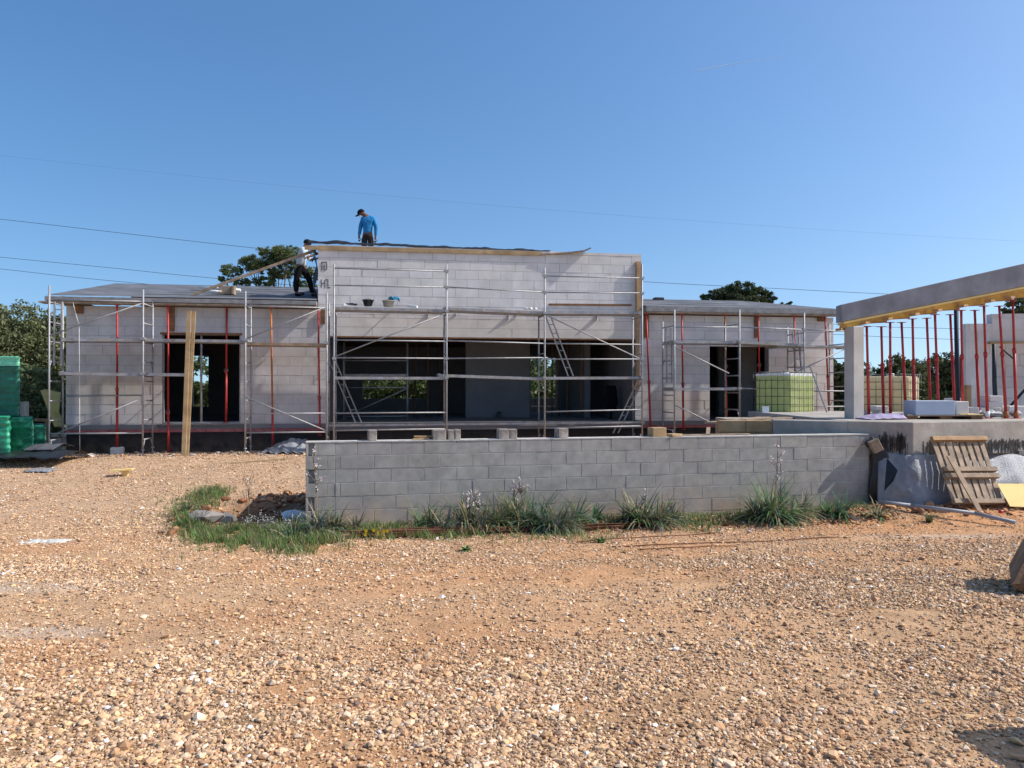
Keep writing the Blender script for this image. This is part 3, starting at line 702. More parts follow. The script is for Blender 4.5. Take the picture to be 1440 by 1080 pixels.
ladder('steel ladder standing behind the green tank up to the right scaffold deck', (1121, 545), (1115, 466), 9, -1.0, -.75, 6, w=.17)

# things inside the rooms
def inprop(px, y0, y1, v, lab, m='brownwood'):
    u = HU(px, v); return prop(H(u, v, FL), H(u+.02, v, 3.12), lab, 'props inside the house', m, r=.03, wire=False)
for px, v, lab in ((601, 3.5, 'dark prop inside the big opening, at the right edge of the far window'), (617, 5, 'dark prop inside the big opening left of the pale partition, further back'),
                   (584, 4.4, 'dark prop inside the big opening, in line with the right part of the far window'),
                   (776, 3.5, 'rusty prop inside the house just right of the lit back doorway'), (786, 4.1, 'rusty prop inside the house, second right of the lit back doorway'),
                   (797, 3.2, 'rusty prop inside the house, third right of the lit back doorway'), (803, 4.8, 'rusty prop inside the house, fourth right of the lit back doorway'), (817, 2.2, 'rusty prop inside the house standing left of the hanging jacket'),
                   (823, 2.8, 'rusty prop inside the house nearest the hanging jacket')): inprop(px, 0, 0, v, lab)
t = thing('indoor_scaffold', 'small scaffold tower standing inside the big opening in front of the far window', 'scaffold', H(HU(530, 1.9), 1.9, FL))
for px in (483, 573):
    a = MB(); u = HU(px, 1.6)
    for v in (1.6, 2.3): a.tube(H(u, v, FL), H(u, v, HZ(482, u, v)), .024)
    for z in np.arange(1.0, 2.7, .45): a.tube(H(u, 1.6, z), H(u, 2.3, z), .018, 6)
    a.build('frame', 'steel', t)
for a, b in (((483, 507), (573, 507)), ((483, 545), (573, 545)), ((483, 586), (573, 585))): rail(t, a, b, 1.6)
deckp(t, (484, 526), (573, 526), 1.62, 2.28); rail(t, (500, 579), (573, 546), 1.6, name='brace')
mb = MB()
def jk(a, b):
    wv = .11+.08*math.sin(b*2.6)+.015*math.sin(b*11); q = (a-.5)*2
    return H(HU(859, 6.0)+q*wv*1.2, 0, 0)*0 + H(HU(859, 1.5)+q*wv, 1.5-.05*(1-q*q), HZ(542, HU(859, 1.5), 1.5)-b*.72)
sheet_grid(mb, jk, 8, 16); mb.tube(H(HU(859, 1.5), 1.48, FL), H(HU(859, 1.5), 1.48, 1.2), .012, 6)
tag(solid(mb.build('hanging_jacket', 'person_dark'), .03), 'black jacket hanging in the right part of the big opening', 'jacket')
mb = MB(); a = HU(752, VB-.5)
for i in range(4): mb.hbox(a+i*.26, a+i*.26+.24, VB+.6, VB+.9, .95, 1.25)
mb.hbox(a-.1, a+1.1, VB+.5, VB+1.1, 0, .94)
tag(mb.build('block_pallet', 'conc', bevel=.01), 'stack of brownish blocks standing outside the lit back doorway', 'block stack')
for px, py0, py1, v, lab in ((693.5, 0, 0, 3.1, 'small black box standing at the foot of the pale partition'),):
    u = HU(px+8, v); mb = MB(); mb.hbox(u-.07, u+.07, v-.1, v, FL, FL+.16); mb.hbox(u-.05, u+.05, v-.08, v-.02, FL+.16, FL+.19); tag(mb.build('small_box', 'blackp', bevel=.008), lab, 'box')

# items on the central scaffold decks
def tub(px, py, r0, r1, h_, m, lab):
    p = HP(px, py, -.8); t = thing('tub', lab, 'tub', p); n = 20; mb = MB(); vs = []
    prof = [(r0, 0), (r1, h_), (r1+.015, h_), (r1+.015, h_-.015), (r1-.01, h_-.02), (r0-.01, .015)]
    for r_, z in prof: vs += [p+Vector((r_*math.cos(k*2*math.pi/n), r_*math.sin(k*2*math.pi/n), z)) for k in range(n)]
    fs = [(j*n+i, j*n+(i+1) % n, (j+1)*n+(i+1) % n, (j+1)*n+i) for j in range(len(prof)-1) for i in range(n)]+[tuple(reversed(range(n))), tuple(5*n+i for i in range(n))]
    mb.add(vs, fs, smooth=True); mb.build('bucket', m, t)
    hd = MB(); hd.path([p+Vector((.95*r1*math.cos(a), -.02, h_-.01+.06*math.sin(a)-.02)) for a in np.linspace(0, math.pi, 7)], .006, 5); hd.build('handle', 'steel', t)
tub(517.5, 430.5, .10, .145, .16, 'blackp', 'black rubber tub on the top deck of the central scaffold')
tub(546, 431, .12, .15, .15, 'conc', 'cement splashed grey tub on the top deck of the central scaffold')
mb = MB(); p = HP(554, 421, -.8)
sheet_grid(mb, lambda a, b: p+Vector(((a-.5)*.28, (b-.5)*.2, .05*math.sin(a*7+b*4)+.05*(1-abs(2*a-1)))), 10, 8)
tag(solid(mb.build('blue_rag', 'jeans'), .01), 'crumpled bright blue rag draped over the grey tub', 'rag')
mb = MB(); p = HP(494, 430, -.8); mb.rbox(p+EZ*.035, .3, .13, .07, .012, pitch=.1); mb.rbox(p+EZ*.05, .3, .05, .04, .02); mb.tube(p+Vector((.05, 0, .05)), p+Vector((.16, 0, .045)), .014, 6)
tag(mb.build('plastering_float', 'blackp'), 'dark hand float lying left of the black tub on the top deck', 'float')
mb = MB(); p = HP(485, 430.5, -.85); mb.rbox(p+EZ*.03, .4, .05, .04, .03)
tag(mb.build('white_lump', 'white', bevel=.01), 'small white lump lying left of the hand float on the top deck', 'lump')
mb = MB(); p = HP(580, 432, -.8); mb.rbox(p+EZ*.025, -.1, .13, .08, .03, pitch=.12)
tag(mb.build('white_offcut', 'white', bevel=.006), 'white wedge shaped block offcut on the top deck right of the grey tub', 'offcut')
for i, (px, py, lab) in enumerate(((739, 435, 'white crumb of block on the top deck, leftmost of three'), (746, 435.5, 'white crumb of block on the top deck, middle of three'), (753, 436, 'white and orange crumb of block on the top deck, rightmost of three'))):
    p = HP(px, py, -.9); mb = MB(); mb.rbox(p+EZ*.03, i, .05, .04, .03); tag(mb.build('block_crumb', 'white', bevel=.012), lab, 'crumb', 'crumbs on the top deck')

# timbers leaning at the left window
mb = MB(); mb.beam(HP(258.3, 647, VF-.35), HP(265.8, 437, VF-.12), .05, .095, EV)
tag(mb.build('leaning_plank', 'paleoldwood'), 'wide pale plank leaning on the scaffold deck, left of a pair', 'plank', 'planks leaning at the left window')
mb = MB(); mb.beam(HP(263.0, 648, VF-.30), HP(273.0, 438, VF-.06), .05, .07, EV)
tag(mb.build('leaning_plank', 'paleoldwood'), 'narrow pale plank leaning on the scaffold deck, right of a pair', 'plank', 'planks leaning at the left window')
mb = MB(); mb.path([HP(102, 424, VF), HP(106, 440, VF), HP(111, 457, VF)], .006, 5); mb.path([HP(111, 457, VF), HP(112, 560, VF+.1), HP(112.5, 641, VF+.1)], .005, 5)
tag(mb.build('plumb_line', 'white'), 'thin white cord hanging down in the first bay of the left scaffold', 'cord')

# ------------------------------------------------------------------ grey retaining wall
gl = GSx(1222)
wall = thing('block_wall', 'low grey concrete block wall running across the yard in front of the house', 'wall', G(0, 0, -.5))
GT = CZ-(622.3-HY)/F*_Y0; GB = GT-8*.2
mb = MB(); blocks(mb, G, .42, gl, GB, GT, bl=.492, bh=.2, j=.009, proud=.007, jit=.0028, depth=.03, cvar=.07, zref=GB)
# corner blocks with open grooves
for r in range(8):
    z0, z1 = GB+r*.2+.003, GB+(r+1)*.2-.003; c = 1+random.uniform(-.08, .08); c = (c, c, c)
    def bx(a, b, v0, v1, y0=z0, y1=z1): mb.hull8([G(a, v0, y0), G(b, v0, y0), G(b, v1, y0), G(a, v1, y0)], [G(a, v0, y1), G(b, v0, y1), G(b, v1, y1), G(a, v1, y1)], c)
    if r % 2 == 1:
        bx(0, .035, -.008, .19); bx(.035, .125, .05, .19); bx(.125, .17, -.008, .19); bx(.175, .418, -.007, .1)
    else: bx(0, .30, -.009, .19); bx(.304, .418, -.006, .1)
mb.build('masonry', 'grey', wall, bevel=.003)
rw = MB(); RW = lambda s, v, z: G(v, s, z)
blocks(rw, RW, .2, 2.9, GB, GT-.205, bl=.492, bh=.2, j=.006, proud=.004, jit=.002, depth=.19, cvar=.1, zref=GB, sgn=-1)
rw.build('return_masonry', 'grey', wall)
cr = MB(); wallbody(cr, G, .42, gl, GB, GT-.03, .0, .19); cr.build('wall_core', 'greymortar', wall)
cp = MB()
cp.hull8([G(.0, -.012, GT-.006), G(gl, -.012, GT-.006), G(gl, .205, GT-.006), G(0, .205, GT-.006)], [G(0, -.012, GT+.012), G(gl, -.012, GT+.012), G(gl, .205, GT+.012), G(0, .205, GT+.012)])
cp.build('coping', 'greymortar', wall)
TOPZ = GT+.012
def onwall(px, wpx, h_, name, lab, m='brownblock', v=.1, yaw=0, dep=.19, group='blocks left on top of the grey wall'):
    s0, s1 = GSx(px-wpx/2, v-dep/2), GSx(px+wpx/2, v-dep/2); c = G((s0+s1)/2, v, TOPZ+h_/2)
    mb = MB(); mb.rbox(c, GA+yaw, (s1-s0)/2, dep/2, h_/2)
    return tag(mb.build(name, m, bevel=.006), lab, 'block', group)
onwall(523.5, 12, .155, 'loose_block', 'half block standing alone on the grey wall, the one furthest left', yaw=.06)
onwall(618, 18, .15, 'loose_block', 'brownish block on the grey wall, left one of the row of three')
onwall(634.5, 9, .145, 'loose_block', 'narrow stained block on the grey wall, middle of the row of three')
onwall(643.5, 8, .15, 'loose_block', 'block on the grey wall, right one of the row of three', yaw=.05)
onwall(708.5, 14, .15, 'loose_block', 'block on the grey wall, left one of the pair under the pale partition')
onwall(722, 11, .145, 'loose_block', 'block on the grey wall, right one of the pair under the pale partition', yaw=-.06)
onwall(791.5, 14, .15, 'loose_block', 'single block on the grey wall below the sloping ladder', yaw=.12)
onwall(927, 20, .145, 'loose_block', 'broken beige block on the grey wall at the foot of the leaning red prop', 'paleoldwood', yaw=.1)
onwall(950, 20, .04, 'flat_stone', 'flat beige stone lying beside the broken beige block on the grey wall', 'paleoldwood', yaw=.4)
mb = MB(); a, b = G(GSx(583), .1, TOPZ+.05), G(GSx(600), .08, TOPZ+.02); mb.beam(a, G(GSx(608), .12, TOPZ+.045), .03, .025); mb.beam(G(GSx(581), .06, TOPZ+.012), b, .03, .025); mb.beam(G(GSx(598), .1, TOPZ+.045), G(GSx(604), .04, TOPZ+.01), .025, .02)
tag(mb.build('timber_scrap', 'wood'), 'small broken timber pieces on the grey wall left of the three blocks', 'timber scrap')
mb = MB(); mb.beam(G(GSx(1000), .12, TOPZ+.02), G(GSx(1008), .3, TOPZ+.12), .06, .02); mb.beam(G(GSx(965), .16, TOPZ+.012), G(GSx(1060), .15, TOPZ+.014), .08, .02)
tag(mb.build('timber_scrap', 'oldwood'), 'flat plank scraps on the grey wall left of the terrace edge', 'timber scrap')

# ------------------------------------------------------------------ terrace block at the right
SZ = 1.07
C0 = Vector((6.71, 12.86, 0))
def front(k):                       # along the front face to the right
    X = C0.x+k; m_ = .30; return Vector((X, C0.y+m_*k, 0))
def left(k): return Vector((C0.x-k*.876, C0.y+k*.482, 0))
ter = thing('raised_terrace', 'thick concrete terrace slab at the right with streaked sides and a bulging covered base', 'terrace', C0)
def prism(mb, pts, z0, z1, c=(1, 1, 1)):
    n = len(pts); vs = [Vector((p.x, p.y, z0)) for p in pts]+[Vector((p.x, p.y, z1)) for p in pts]
    mb.add(vs, [tuple(reversed(range(n))), tuple(range(n, 2*n))]+[(i, (i+1) % n, (i+1) % n+n, i+n) for i in range(n)], c)
A, B, C_, D_ = C0, front(6), Vector((13, 19, 0)), Vector((left(1).x, 19, 0))
L1 = left(1.0)
mb = MB(); prism(mb, [L1, A, B, C_, Vector((L1.x, 19, 0))], .50, SZ)
tm = mb.build('slab', 'conc', ter, bevel=.012)
mb = MB()        # dripping dark bitumen streaks below the smooth band
for i in range(420):
    k = random.choice([random.gauss(.45, .12), random.gauss(1.35, .3), random.gauss(2.0, .25), random.gauss(3.0, .6)])
    if k < .2: continue
    p = front(k); zt = random.gauss(.70, .03); h_ = random.uniform(.04, .2); w_ = random.uniform(.003, .008)
    d = Vector((1, .3, 0)).normalized(); nrm = Vector((.287, -.958, 0)); mb.obox(p+nrm*.004+EZ*(zt-h_/2), d, nrm, EZ, w_, .003, h_/2)
for i in range(170):
    k = random.choice([random.gauss(.18, .04), random.gauss(.38, .08)]); p = left(k); zt = random.gauss(.80, .05); h_ = random.uniform(.06, .26)
    d = Vector((-.876, .482, 0)); nrm = Vector((-.482, -.876, 0)); mb.obox(p+nrm*.004+EZ*(zt-h_/2), d, nrm, EZ, random.uniform(.003, .008), .003, h_/2)
mb.build('bitumen_drip', 'drip', ter)
mb = MB(); prism(mb, [left(.56)+Vector((.03, .05, 0)), C0+Vector((.02, .06, 0)), front(6)+Vector((0, .25, 0)), C_, Vector((7, 18.9, 0)), left(.5)+Vector((.1, .6, 0))], -.6, .499)
mb.build('base_wall', 'concbeam', ter)
# terrace edge behind the wall and floor of the lower terrace
ke = thing('terrace_edge', 'stained concrete edge beam seen just above the right half of the grey wall', 'edge beam', Vector((5, 14.15, 0)))
mb = MB(); e0, e1 = left(1.002), left(2.25); dv_ = Vector((.10, .38, 0)); prism(mb, [e1, e0, e0+dv_, e1+dv_], .3, SZ-.006); mb.build('beam', 'conc', ke, bevel=.01)
mb = MB(); e2 = left(2.26); x0 = e2.x-.95; x1 = e2.x
for i in range(2): mb.box(x0+(x1-x0)/2*i+.004, x0+(x1-x0)/2*(i+1)-.004, e2.y+.03, e2.y+.25, .84, 1.05)
mb.box(x0, x1, e2.y+.04, e2.y+.25, .2, .835); mb.build('clay_block', 'paleoldwood', ke, bevel=.006)
mb = MB(); mb.box(5.4, 12.5, 15.6, 20.4, -.4, .86); tag(mb.build('lower_terrace', 'conc'), 'lower concrete terrace floor under the green tank', 'terrace')
mb = MB(); mb.beam(W(1000, 594.5, 14.3), W(1075, 587, 15.5), .3, .03, (0, 1, 0)); mb.beam(W(1030, 592, 14.8), W(1110, 587.5, 16), .25, .03, (0, 1, 0))
tag(mb.build('loose_planks', 'oldwood'), 'grey weathered boards lying on the terrace edge left of the green tank', 'boards')

# membranes over the base
ms = thing('membrane_cover', 'pale plastic membrane bulging over the base of the terrace beside the grey wall', 'membrane', Vector((6.6, 13.0, -.45)))
mb = MB()
def mp(a, b):
    # a: along from the grey wall end round the corner to the pallet, b: top to bottom
    if a < .45: p = left(.52*(1-a/.45)); n_ = Vector((-.482, -.876, 0))
    else: p = front((a-.45)/.55*1.0); n_ = Vector((.287, -.958, 0))
    n2 = Vector((-.05, -.99, 0)); wgt = max(0, 1-abs(a-.45)/.25); n_ = n_.lerp(n2, wgt).normalized()
    out = .03+.20*math.sin(b*math.pi*.62)+.10*b+.03*noise.noise(Vector((a*6, b*4, 0)))+.015*noise.noise(Vector((a*17, b*9, 3)))
    return p+n_*out+EZ*(.56-.10*a*(1 if a < .45 else .6)-b*.98)
sheet_grid(mb, mp, 48, 30); solid(mb.build('sheet', 'sheet', ms), .006)
mb = MB(); q0 = GP(1222, 640, -.02)
def bm(a, b):
    p = q0.lerp(left(.42)+Vector((.0, -.05, 0)), a); z = .66-b*1.12
    return Vector((p.x+.03*math.sin(b*7), p.y-.03-.06*a*math.sin(b*3.1), z+.08*math.sin(a*5)))
sheet_grid(mb, bm, 8, 20)
bp_ = W(1248, 622, 12.9)
tag(solid(mb.build('black_membrane', 'blackp'), .006), 'black membrane in the corner between the grey wall and the terrace base', 'membrane')
mb = MB(); mb.add([W(1243, 690, 12.6), W(1247, 644, 12.75), W(1262, 661, 12.55), W(1256, 676, 12.5)], [(0, 3, 2, 1)])
tag(solid(mb.build('membrane_flap', 'blackp'), .008), 'stiff dark pointed flap of membrane sticking out in front of the pale cover', 'membrane')
mb = MB(); c = W(1224, 622, 12.95); mb.obox(c, (.8, .1, .5), (0, 1, 0), (-.5, 0, .8), .10, .05, .07)
tag(solid(mb.build('membrane_roll', 'blackp', bevel=.03), .004), 'curled black end of membrane beside the top right end of the grey wall', 'membrane')
mb = MB(); c = W(1231, 627, 12.8); mb.obox(c, (.75, -.1, .4), (0, 1, 0), (-.45, 0, .85), .09, .05, .11)
tag(mb.build('board_scrap', 'oldwood', bevel=.008), 'small grey board stuck behind the curled black membrane end', 'board')

# pallet
d1 = (W(1400, 706, 12.75)-W(1337, 706, 12.95)); PAc = None
pal = thing('wooden_pallet', 'weathered wooden pallet leaning against the terrace with a loose board across it', 'pallet', W(1370, 712, 12.7))
tl, trr = W(1309, 618, 12.88), W(1381, 618, 13.10); bl_, brr = W(1340, 708, 12.3), W(1410, 708, 12.45)
ax = (trr-tl).normalized(); dn = (bl_-tl); nrm = ax.cross(dn).normalized()
if nrm.y > 0: nrm = -nrm
Wd = (trr-tl).length; dnl = dn.length; dnn = dn.normalized()
def PP(a, b, o=0): return tl.lerp(trr, a)*(1-b)+bl_.lerp(brr, a)*b+nrm*o
for k in range(8):
    a = .04+.92*k/7; 
    MB().beam(PP(a, .02), PP(a, .98), .085, .02, ax).build('slat', 'oldwood', pal)
for b in (.01, .50, .60, .985): MB().beam(PP(-.03, b, .05), PP(1.03, b, .05), .075, .075, dnn).build('bearer', 'oldwood' if b not in (.01,) else 'wood', pal)
mb = MB(); mb.beam(W(1334, 641, 12.55), W(1377, 718, 12.15), .09, .022, ax)
tag(mb.build('loose_board', 'oldwood'), 'single loose board lying diagonally over the leaning pallet', 'board')
# bubble wrap and yellow board
mb = MB(); b0 = W(1385, 640, 13.3)
def bw(a, b):
    p = W(1350+130*a, 645-8*math.sin(a*5), 12.98+.25*a); out = .05+.34*math.sin(min(1, b*1.1)*1.5)+.05*noise.noise(Vector((a*7, b*4, 1)))
    return Vector((p.x, p.y-out, .46-.06*math.sin(a*9)-b*.85))
sheet_grid(mb, bw, 40, 24); tag(solid(mb.build('bubble_wrap', 'bubble'), .006), 'heap covered in clear bubble wrap behind the pallet and the yellow board', 'bubble wrap')
mb = MB(); mb.hull8([W(1420, 712, 12.3), W(1480, 714, 12.3), W(1480, 714, 12.33), W(1420, 712, 12.33)], [W(1402, 680, 12.55), W(1470, 680, 12.65), W(1470, 680, 12.68), W(1402, 680, 12.58)])
tag(mb.build('yellow_board', 'yellowply'), 'bright yellow formwork board leaning at the right edge by the bubble wrap', 'board')
mb = MB(); pts = [gpx(1236, 717)+EZ*.10, gpx(1280, 722)+EZ*.10, gpx(1370, 733)+EZ*.12, gpx(1428, 742)+EZ*.07]
for a, b in zip(pts[:-1], pts[1:]): mb.tube(a, b, .030, 10)
tag(mb.build('conduit_pipe', 'pipe'), 'long grey pipe lying on the soil in front of the terrace', 'pipe')
mb = MB(); mb.rbox(gpx(1407, 731)+EZ*.12, .3, .03, .03, .025); tag(mb.build('red_scrap', 'red', bevel=.008), 'tiny red scrap lying behind the grey pipe', 'scrap')
mb = MB(); mb.beam(W(1430, 636, 13.5), W(1500, 637, 13.6), .1, .07, (0, 1, 0)); tag(mb.build('concrete_offcut', 'conc'), 'concrete offcut wedged under the slab above the bubble wrap at the right edge', 'offcut')
mb = MB(); mb.beam(W(1302, 617, 13.05), W(1313, 616, 13.1), .05, .02, (0, 1, 0)); tag(mb.build('paper_scrap', 'white'), 'small white scrap at the upper left corner of the pallet', 'scrap')

# column and beam
t = thing('porch_frame', 'concrete column carrying a sloping grey concrete beam, still on orange formwork', 'porch', W(1199, 590, 14.3))
mb = MB(); c = W(1201, 545, 14.30); yaw = .30; mb.rbox(Vector((c.x, c.y, (SZ-.02+2.78)/2)), yaw, .118, .125, (2.78-SZ+.02)/2); mb.build('column', 'concpale', t, bevel=.008)
def bmY(px): return 14.36
def line(px, y0, y1): return y0+(y1-y0)*(px-1184)/256
def beamseg(mb, pa, pb, top, bot, dep, fo=0):
    P4 = []
    for px in (pa, pb):
        Y = bmY(px)-fo; P4.append((W(px, line(px, *top), Y), W(px, line(px, *bot), Y)))
    dv = Vector((.12, 1, 0)).normalized()*dep
    mb.hull8([P4[0][1], P4[1][1], P4[1][1]+dv, P4[0][1]+dv], [P4[0][0], P4[1][0], P4[1][0]+dv, P4[0][0]+dv])
mb = MB(); beamseg(mb, 1183.5, 1530, (428, 370.5), (452.5, 402.5), .35); mb.build('beam', 'concbeam', t, bevel=.008)
mb = MB(); beamseg(mb, 1187, 1530, (453, 403), (456, 406), .40, .02); mb.build('form_board', 'yellowply', t)
mb = MB(); beamseg(mb, 1182, 1530, (456.2, 406.2), (462, 417), .06, .03); mb.build('form_timber', 'formply', t)
mb = MB(); beamseg(mb, 1182, 1530, (456.2, 406.2), (462, 417), .06, -.38); mb.build('form_timber', 'formply', t)
for i, px in enumerate((1182, 1236, 1268, 1306, 1338, 1374, 1412, 1440)):
    y = line(px, 462, 417); Y = bmY(px)
    mb = MB(); mb.beam(W(px-22 if i else 1179, y+1.2, Y-.08), W(px+8 if i else 1192, y-.5, Y+.4), .10, .04); mb.build('cross_timber', 'wood', t)
mb = MB(); mb.beam(W(1362, 440, 14.1), W(1385, 434, 14.5), .1, .04); 
GR2 = 'red steel props under the porch beam'
names = ['red prop right beside the concrete column, leaning outwards', 'red prop with a wire loop near its top, second from the column', 'red prop, third from the column, in front of the yellowed tank', 'red prop, fourth from the column, in front of the middle of the yellowed tank',
 'red prop with a white foot, fifth from the column', 'red prop in front of the right edge of the yellowed tank', 'red prop rising behind the left part of the blue grey block', 'red prop rising behind the middle of the blue grey block',
 'red prop rising behind the right end of the blue grey block', 'red prop rising in front of the left corner of the pale outbuilding', 'red prop with white foot in front of the pale outbuilding pier', 'red prop standing on the slab edge in front of the outbuilding opening',
 'red prop with rusty foot leaning in front of the outbuilding lintel', 'rightmost red prop of those under the porch beam']
PR = [(1206, 464, 1214.5, 582, 1), (1219, 459, 1222, 587, 0), (1239.5, 459, 1242.5, 580, 1), (1252, 453, 1252, 585, 0), (1268, 453, 1274, 583, 1), (1283.5, 448, 1286, 584, 0), (1303.5, 447, 1309, 583, 1), (1315, 442, 1320, 583, 0),
      (1336.5, 442, 1343, 583, 1), (1352, 436, 1354, 583, 0), (1371, 436, 1377, 583, 1), (1384, 430, 1388.5, 588, 0), (1405.5, 430, 1415, 587, 0), (1424.5, 422, 1429, 587, 0)]
for (a, b, c, d, bk_), lab in zip(PR, names):
    Y1 = bmY(a)+(.35 if bk_ else .05); Y0 = Y1+(.25 if bk_ else .0)
    top = W(a, b, Y1); bot = W(c, d, Y0); bot.z = SZ+.002
    prop(bot, top, lab, GR2, 'red', r=.0275, split=.58, sleeve='white' if d in (583, 588) and c > 1270 else ('rust' if d == 587 and c > 1400 else None), wire=(a in (1219, 1252)))
mb = MB(); mb.tube(Vector((W(1347, 0, 15.5).x, 15.5, SZ)), W(1345, 436, 15.5), .045, 10); tag(mb.build('dark_pole', 'blackpole'), 'dark blue pole standing left of the pale outbuilding', 'pole')
mb = MB(); a, b = Vector((W(1209, 0, 16.5).x, 16.5, .86)), W(1208.5, 459, 16.5); mb.tube(a, b, .03); mb.tube(a-Vector((.12, 0, 0)), b-Vector((.12, 0, 0)), .02)
for k in range(8): q = a.lerp(b, (k+.5)/8); mb.tube(q, q-Vector((.12, 0, 0)), .012, 6)
tag(mb.build('steel_upright', 'steel'), 'slim grey steel upright behind the first red prop right of the column', 'upright')

# materials on the terrace
def bxpx(name, lab, cat, x0, x1, y0, y1, Y, dep, m, group=None, yaw=.1, zb=None, bev=.008):
    a, b = W(x0, y1, Y), W(x1, y0, Y); zb = a.z if zb is None else zb
    mb = MB(); mb.rbox(Vector(((a.x+b.x)/2, Y+dep/2, (zb+b.z)/2)), yaw, (b.x-a.x)/2-.01, dep/2, (b.z-zb)/2); return tag(mb.build(name, m, bevel=bev), lab, cat, group)
bp2 = thing('low_pallet', 'low brown pallet under the blue grey block on the terrace', 'pallet', W(1328, 591, 13.95))
def pl2(x0, x1, y0, y1, Y0, Y1): 
    a = W(x0, y0, Y0); b = W(x1, y1, Y0); mb = MB(); mb.box(a.x, b.x, Y0, Y1, b.z, a.z); return mb
for i in range(5): pl2(1274, 1382, 583.8, 585.2, 13.98+i*.16, 13.98+i*.16+.12).build('slat', 'oldwood', bp2)
for x in (1275, 1322, 1366): pl2(x, x+16, 585.3, 590.3, 14.0, 14.7).build('bearer', 'brownwood', bp2)
bxpx('foam_block', 'large smooth blue grey block lying on the low pallet', 'block', 1287, 1344, 563.5, 583.6, 13.98, .45, 'bluebox', yaw=0)
bxpx('aerated_block', 'white aerated block at the right end of the blue grey block on the low pallet', 'block', 1344.5, 1363, 564.5, 583.6, 14.02, .40, 'aac', 'white blocks on the terrace', yaw=0)
mb = MB(); a = W(1350, 583.4, 14.0); mb.box(a.x, W(1382, 0, 14).x, 13.97, 14.4, a.z+.001, a.z+.012); tag(mb.build('cream_board', 'yellowply'), 'cream board lying on the right end of the low pallet', 'board')
mb = MB()
def pt(a, b):
    p = W(1217+59*a, 0, 13.75+.1*a); return Vector((p.x, p.y+.5*b, SZ+.01+.085*math.sin(min(1, a*1.6+.05)*1.5)*math.sin(min(1, b*2+.1)*1.5)+.02*noise.noise(Vector((a*8, b*4, 0)))))
sheet_grid(mb, pt, 24, 12); tag(solid(mb.build('purple_tarpaulin', 'purple')), 'crumpled purple tarpaulin on the terrace slab below the red props', 'tarpaulin')
G3 = 'white blocks on the terrace'
for i, (x0, x1, y0, y1, Y, lab) in enumerate((
    (1363, 1378, 573, 587.5, 14.9, 'white block half hidden right of the blue grey block'), (1379, 1408, 573, 587, 15.0, 'white block under the two block stack right of the props'),
    (1390, 1411, 564.5, 572.8, 15.0, 'white block in the middle of the small stack'), (1391, 1411, 556.5, 564.3, 15.0, 'white block on top of the small stack'),
    (1418, 1447, 571, 587, 14.9, 'white block at the right edge behind the last red prop'), (1409, 1417.5, 574, 587, 15.1, 'narrow white block between two stacks'),
    (1236, 1252, 577, 586, 15.6, 'grey white block behind the purple tarpaulin, lower one'), (1231, 1250, 571, 576.8, 15.6, 'grey white block behind the purple tarpaulin, upper one'),
    (1340, 1356, 560, 571, 15.8, 'white block far behind the blue grey block'))):
    bxpx('aerated_block', lab, 'block', x0, x1, y0, y1, Y, .35, 'aac', G3, yaw=random.uniform(-.05, .05), zb=SZ if 'lower' in lab or y1 > 586.5 else None)
for i, (px, lab) in enumerate(((1393, 'crumpled clear film bundle at the foot of the props by the white foot'), (1428, 'crumpled clear film round the foot of the rightmost red prop'), (1216, 'crumpled film round the foot of the prop beside the column'))):
    p = W(px, 583, 14.55); mb = MB()
    sheet_grid(mb, lambda a, b: Vector((p.x+(.10+.10*(i == 0))*math.cos(a*6.283)*(math.sin(b*3.1)+.1), p.y+.07*math.sin(a*6.283)*(math.sin(b*3.1)+.1), SZ+.01+b*.15+.03*noise.noise(Vector((a*9, b*6, i))))), 24, 10)
    tag(mb.build('film_bundle', 'bubble'), lab, 'film')

# IBC tanks
def ibc(name, label, px_c, Y, base_z, yaw, sx, sy, h_, mt, level=None):
    c = W(px_c, 0, Y); t = thing(name, label, 'tank', Vector((c.x, Y, base_z)))
    rot = Matrix.Rotation(yaw, 3, 'Z')
    def L(x, y, z): return Vector((c.x, Y, base_z))+rot@Vector((x, y, z))
    X, Yx = rot.col[0], rot.col[1]; mb = MB()
    mb.obox(L(0, 0, .14+(h_-.17)/2), X, Yx, EZ, sx/2-.03, sy/2-.03, (h_-.17)/2-.02); o = mb.build('container', mt, t); bv = o.modifiers.new('b', 'BEVEL'); bv.width = .07; bv.segments = 3
    if level: 
        mb = MB(); mb.obox(L(0, 0, h_-.075), X, Yx, EZ, sx/2-.027, sy/2-.027, .035); o = mb.build('tank_top', 'white', t, bevel=.02)
    MB().tube(L(0, 0, h_-.04), L(0, 0, h_+.02), .09, 14).build('lid', 'white', t)
    cg = MB()
    for z in np.linspace(.17, h_-.01, 6):
        q = [L(-sx/2, -sy/2, z), L(sx/2, -sy/2, z), L(sx/2, sy/2, z), L(-sx/2, sy/2, z)]
        for i in range(4): cg.tube(q[i], q[(i+1) % 4], .008, 6)
    for i in range(7):
        a = -sx/2+sx*i/6; b = -sy/2+sy*i/6
        for s_ in (-1, 1): cg.tube(L(a, s_*sy/2, .14), L(a, s_*sy/2, h_-.01), .0075, 6); cg.tube(L(s_*sx/2, b, .14), L(s_*sx/2, b, h_-.01), .0075, 6)
    for a in (-.15, .15): cg.tube(L(a*sx*2, -sy/2, h_), L(a*sx*2, sy/2, h_), .012, 6)
    cg.build('cage', 'cage', t)
    pm = MB()
    for k in (-1, 0, 1): pm.obox(L(k*sx*.42, 0, .05), X, Yx, EZ, .06, sy/2, .05)
    for k in range(5): pm.obox(L(0, -sy*.42+sy*.21*k, .117), X, Yx, EZ, sx/2, .05, .012)
    pm.build('pallet_base', 'oldwood', t)
    return t, L
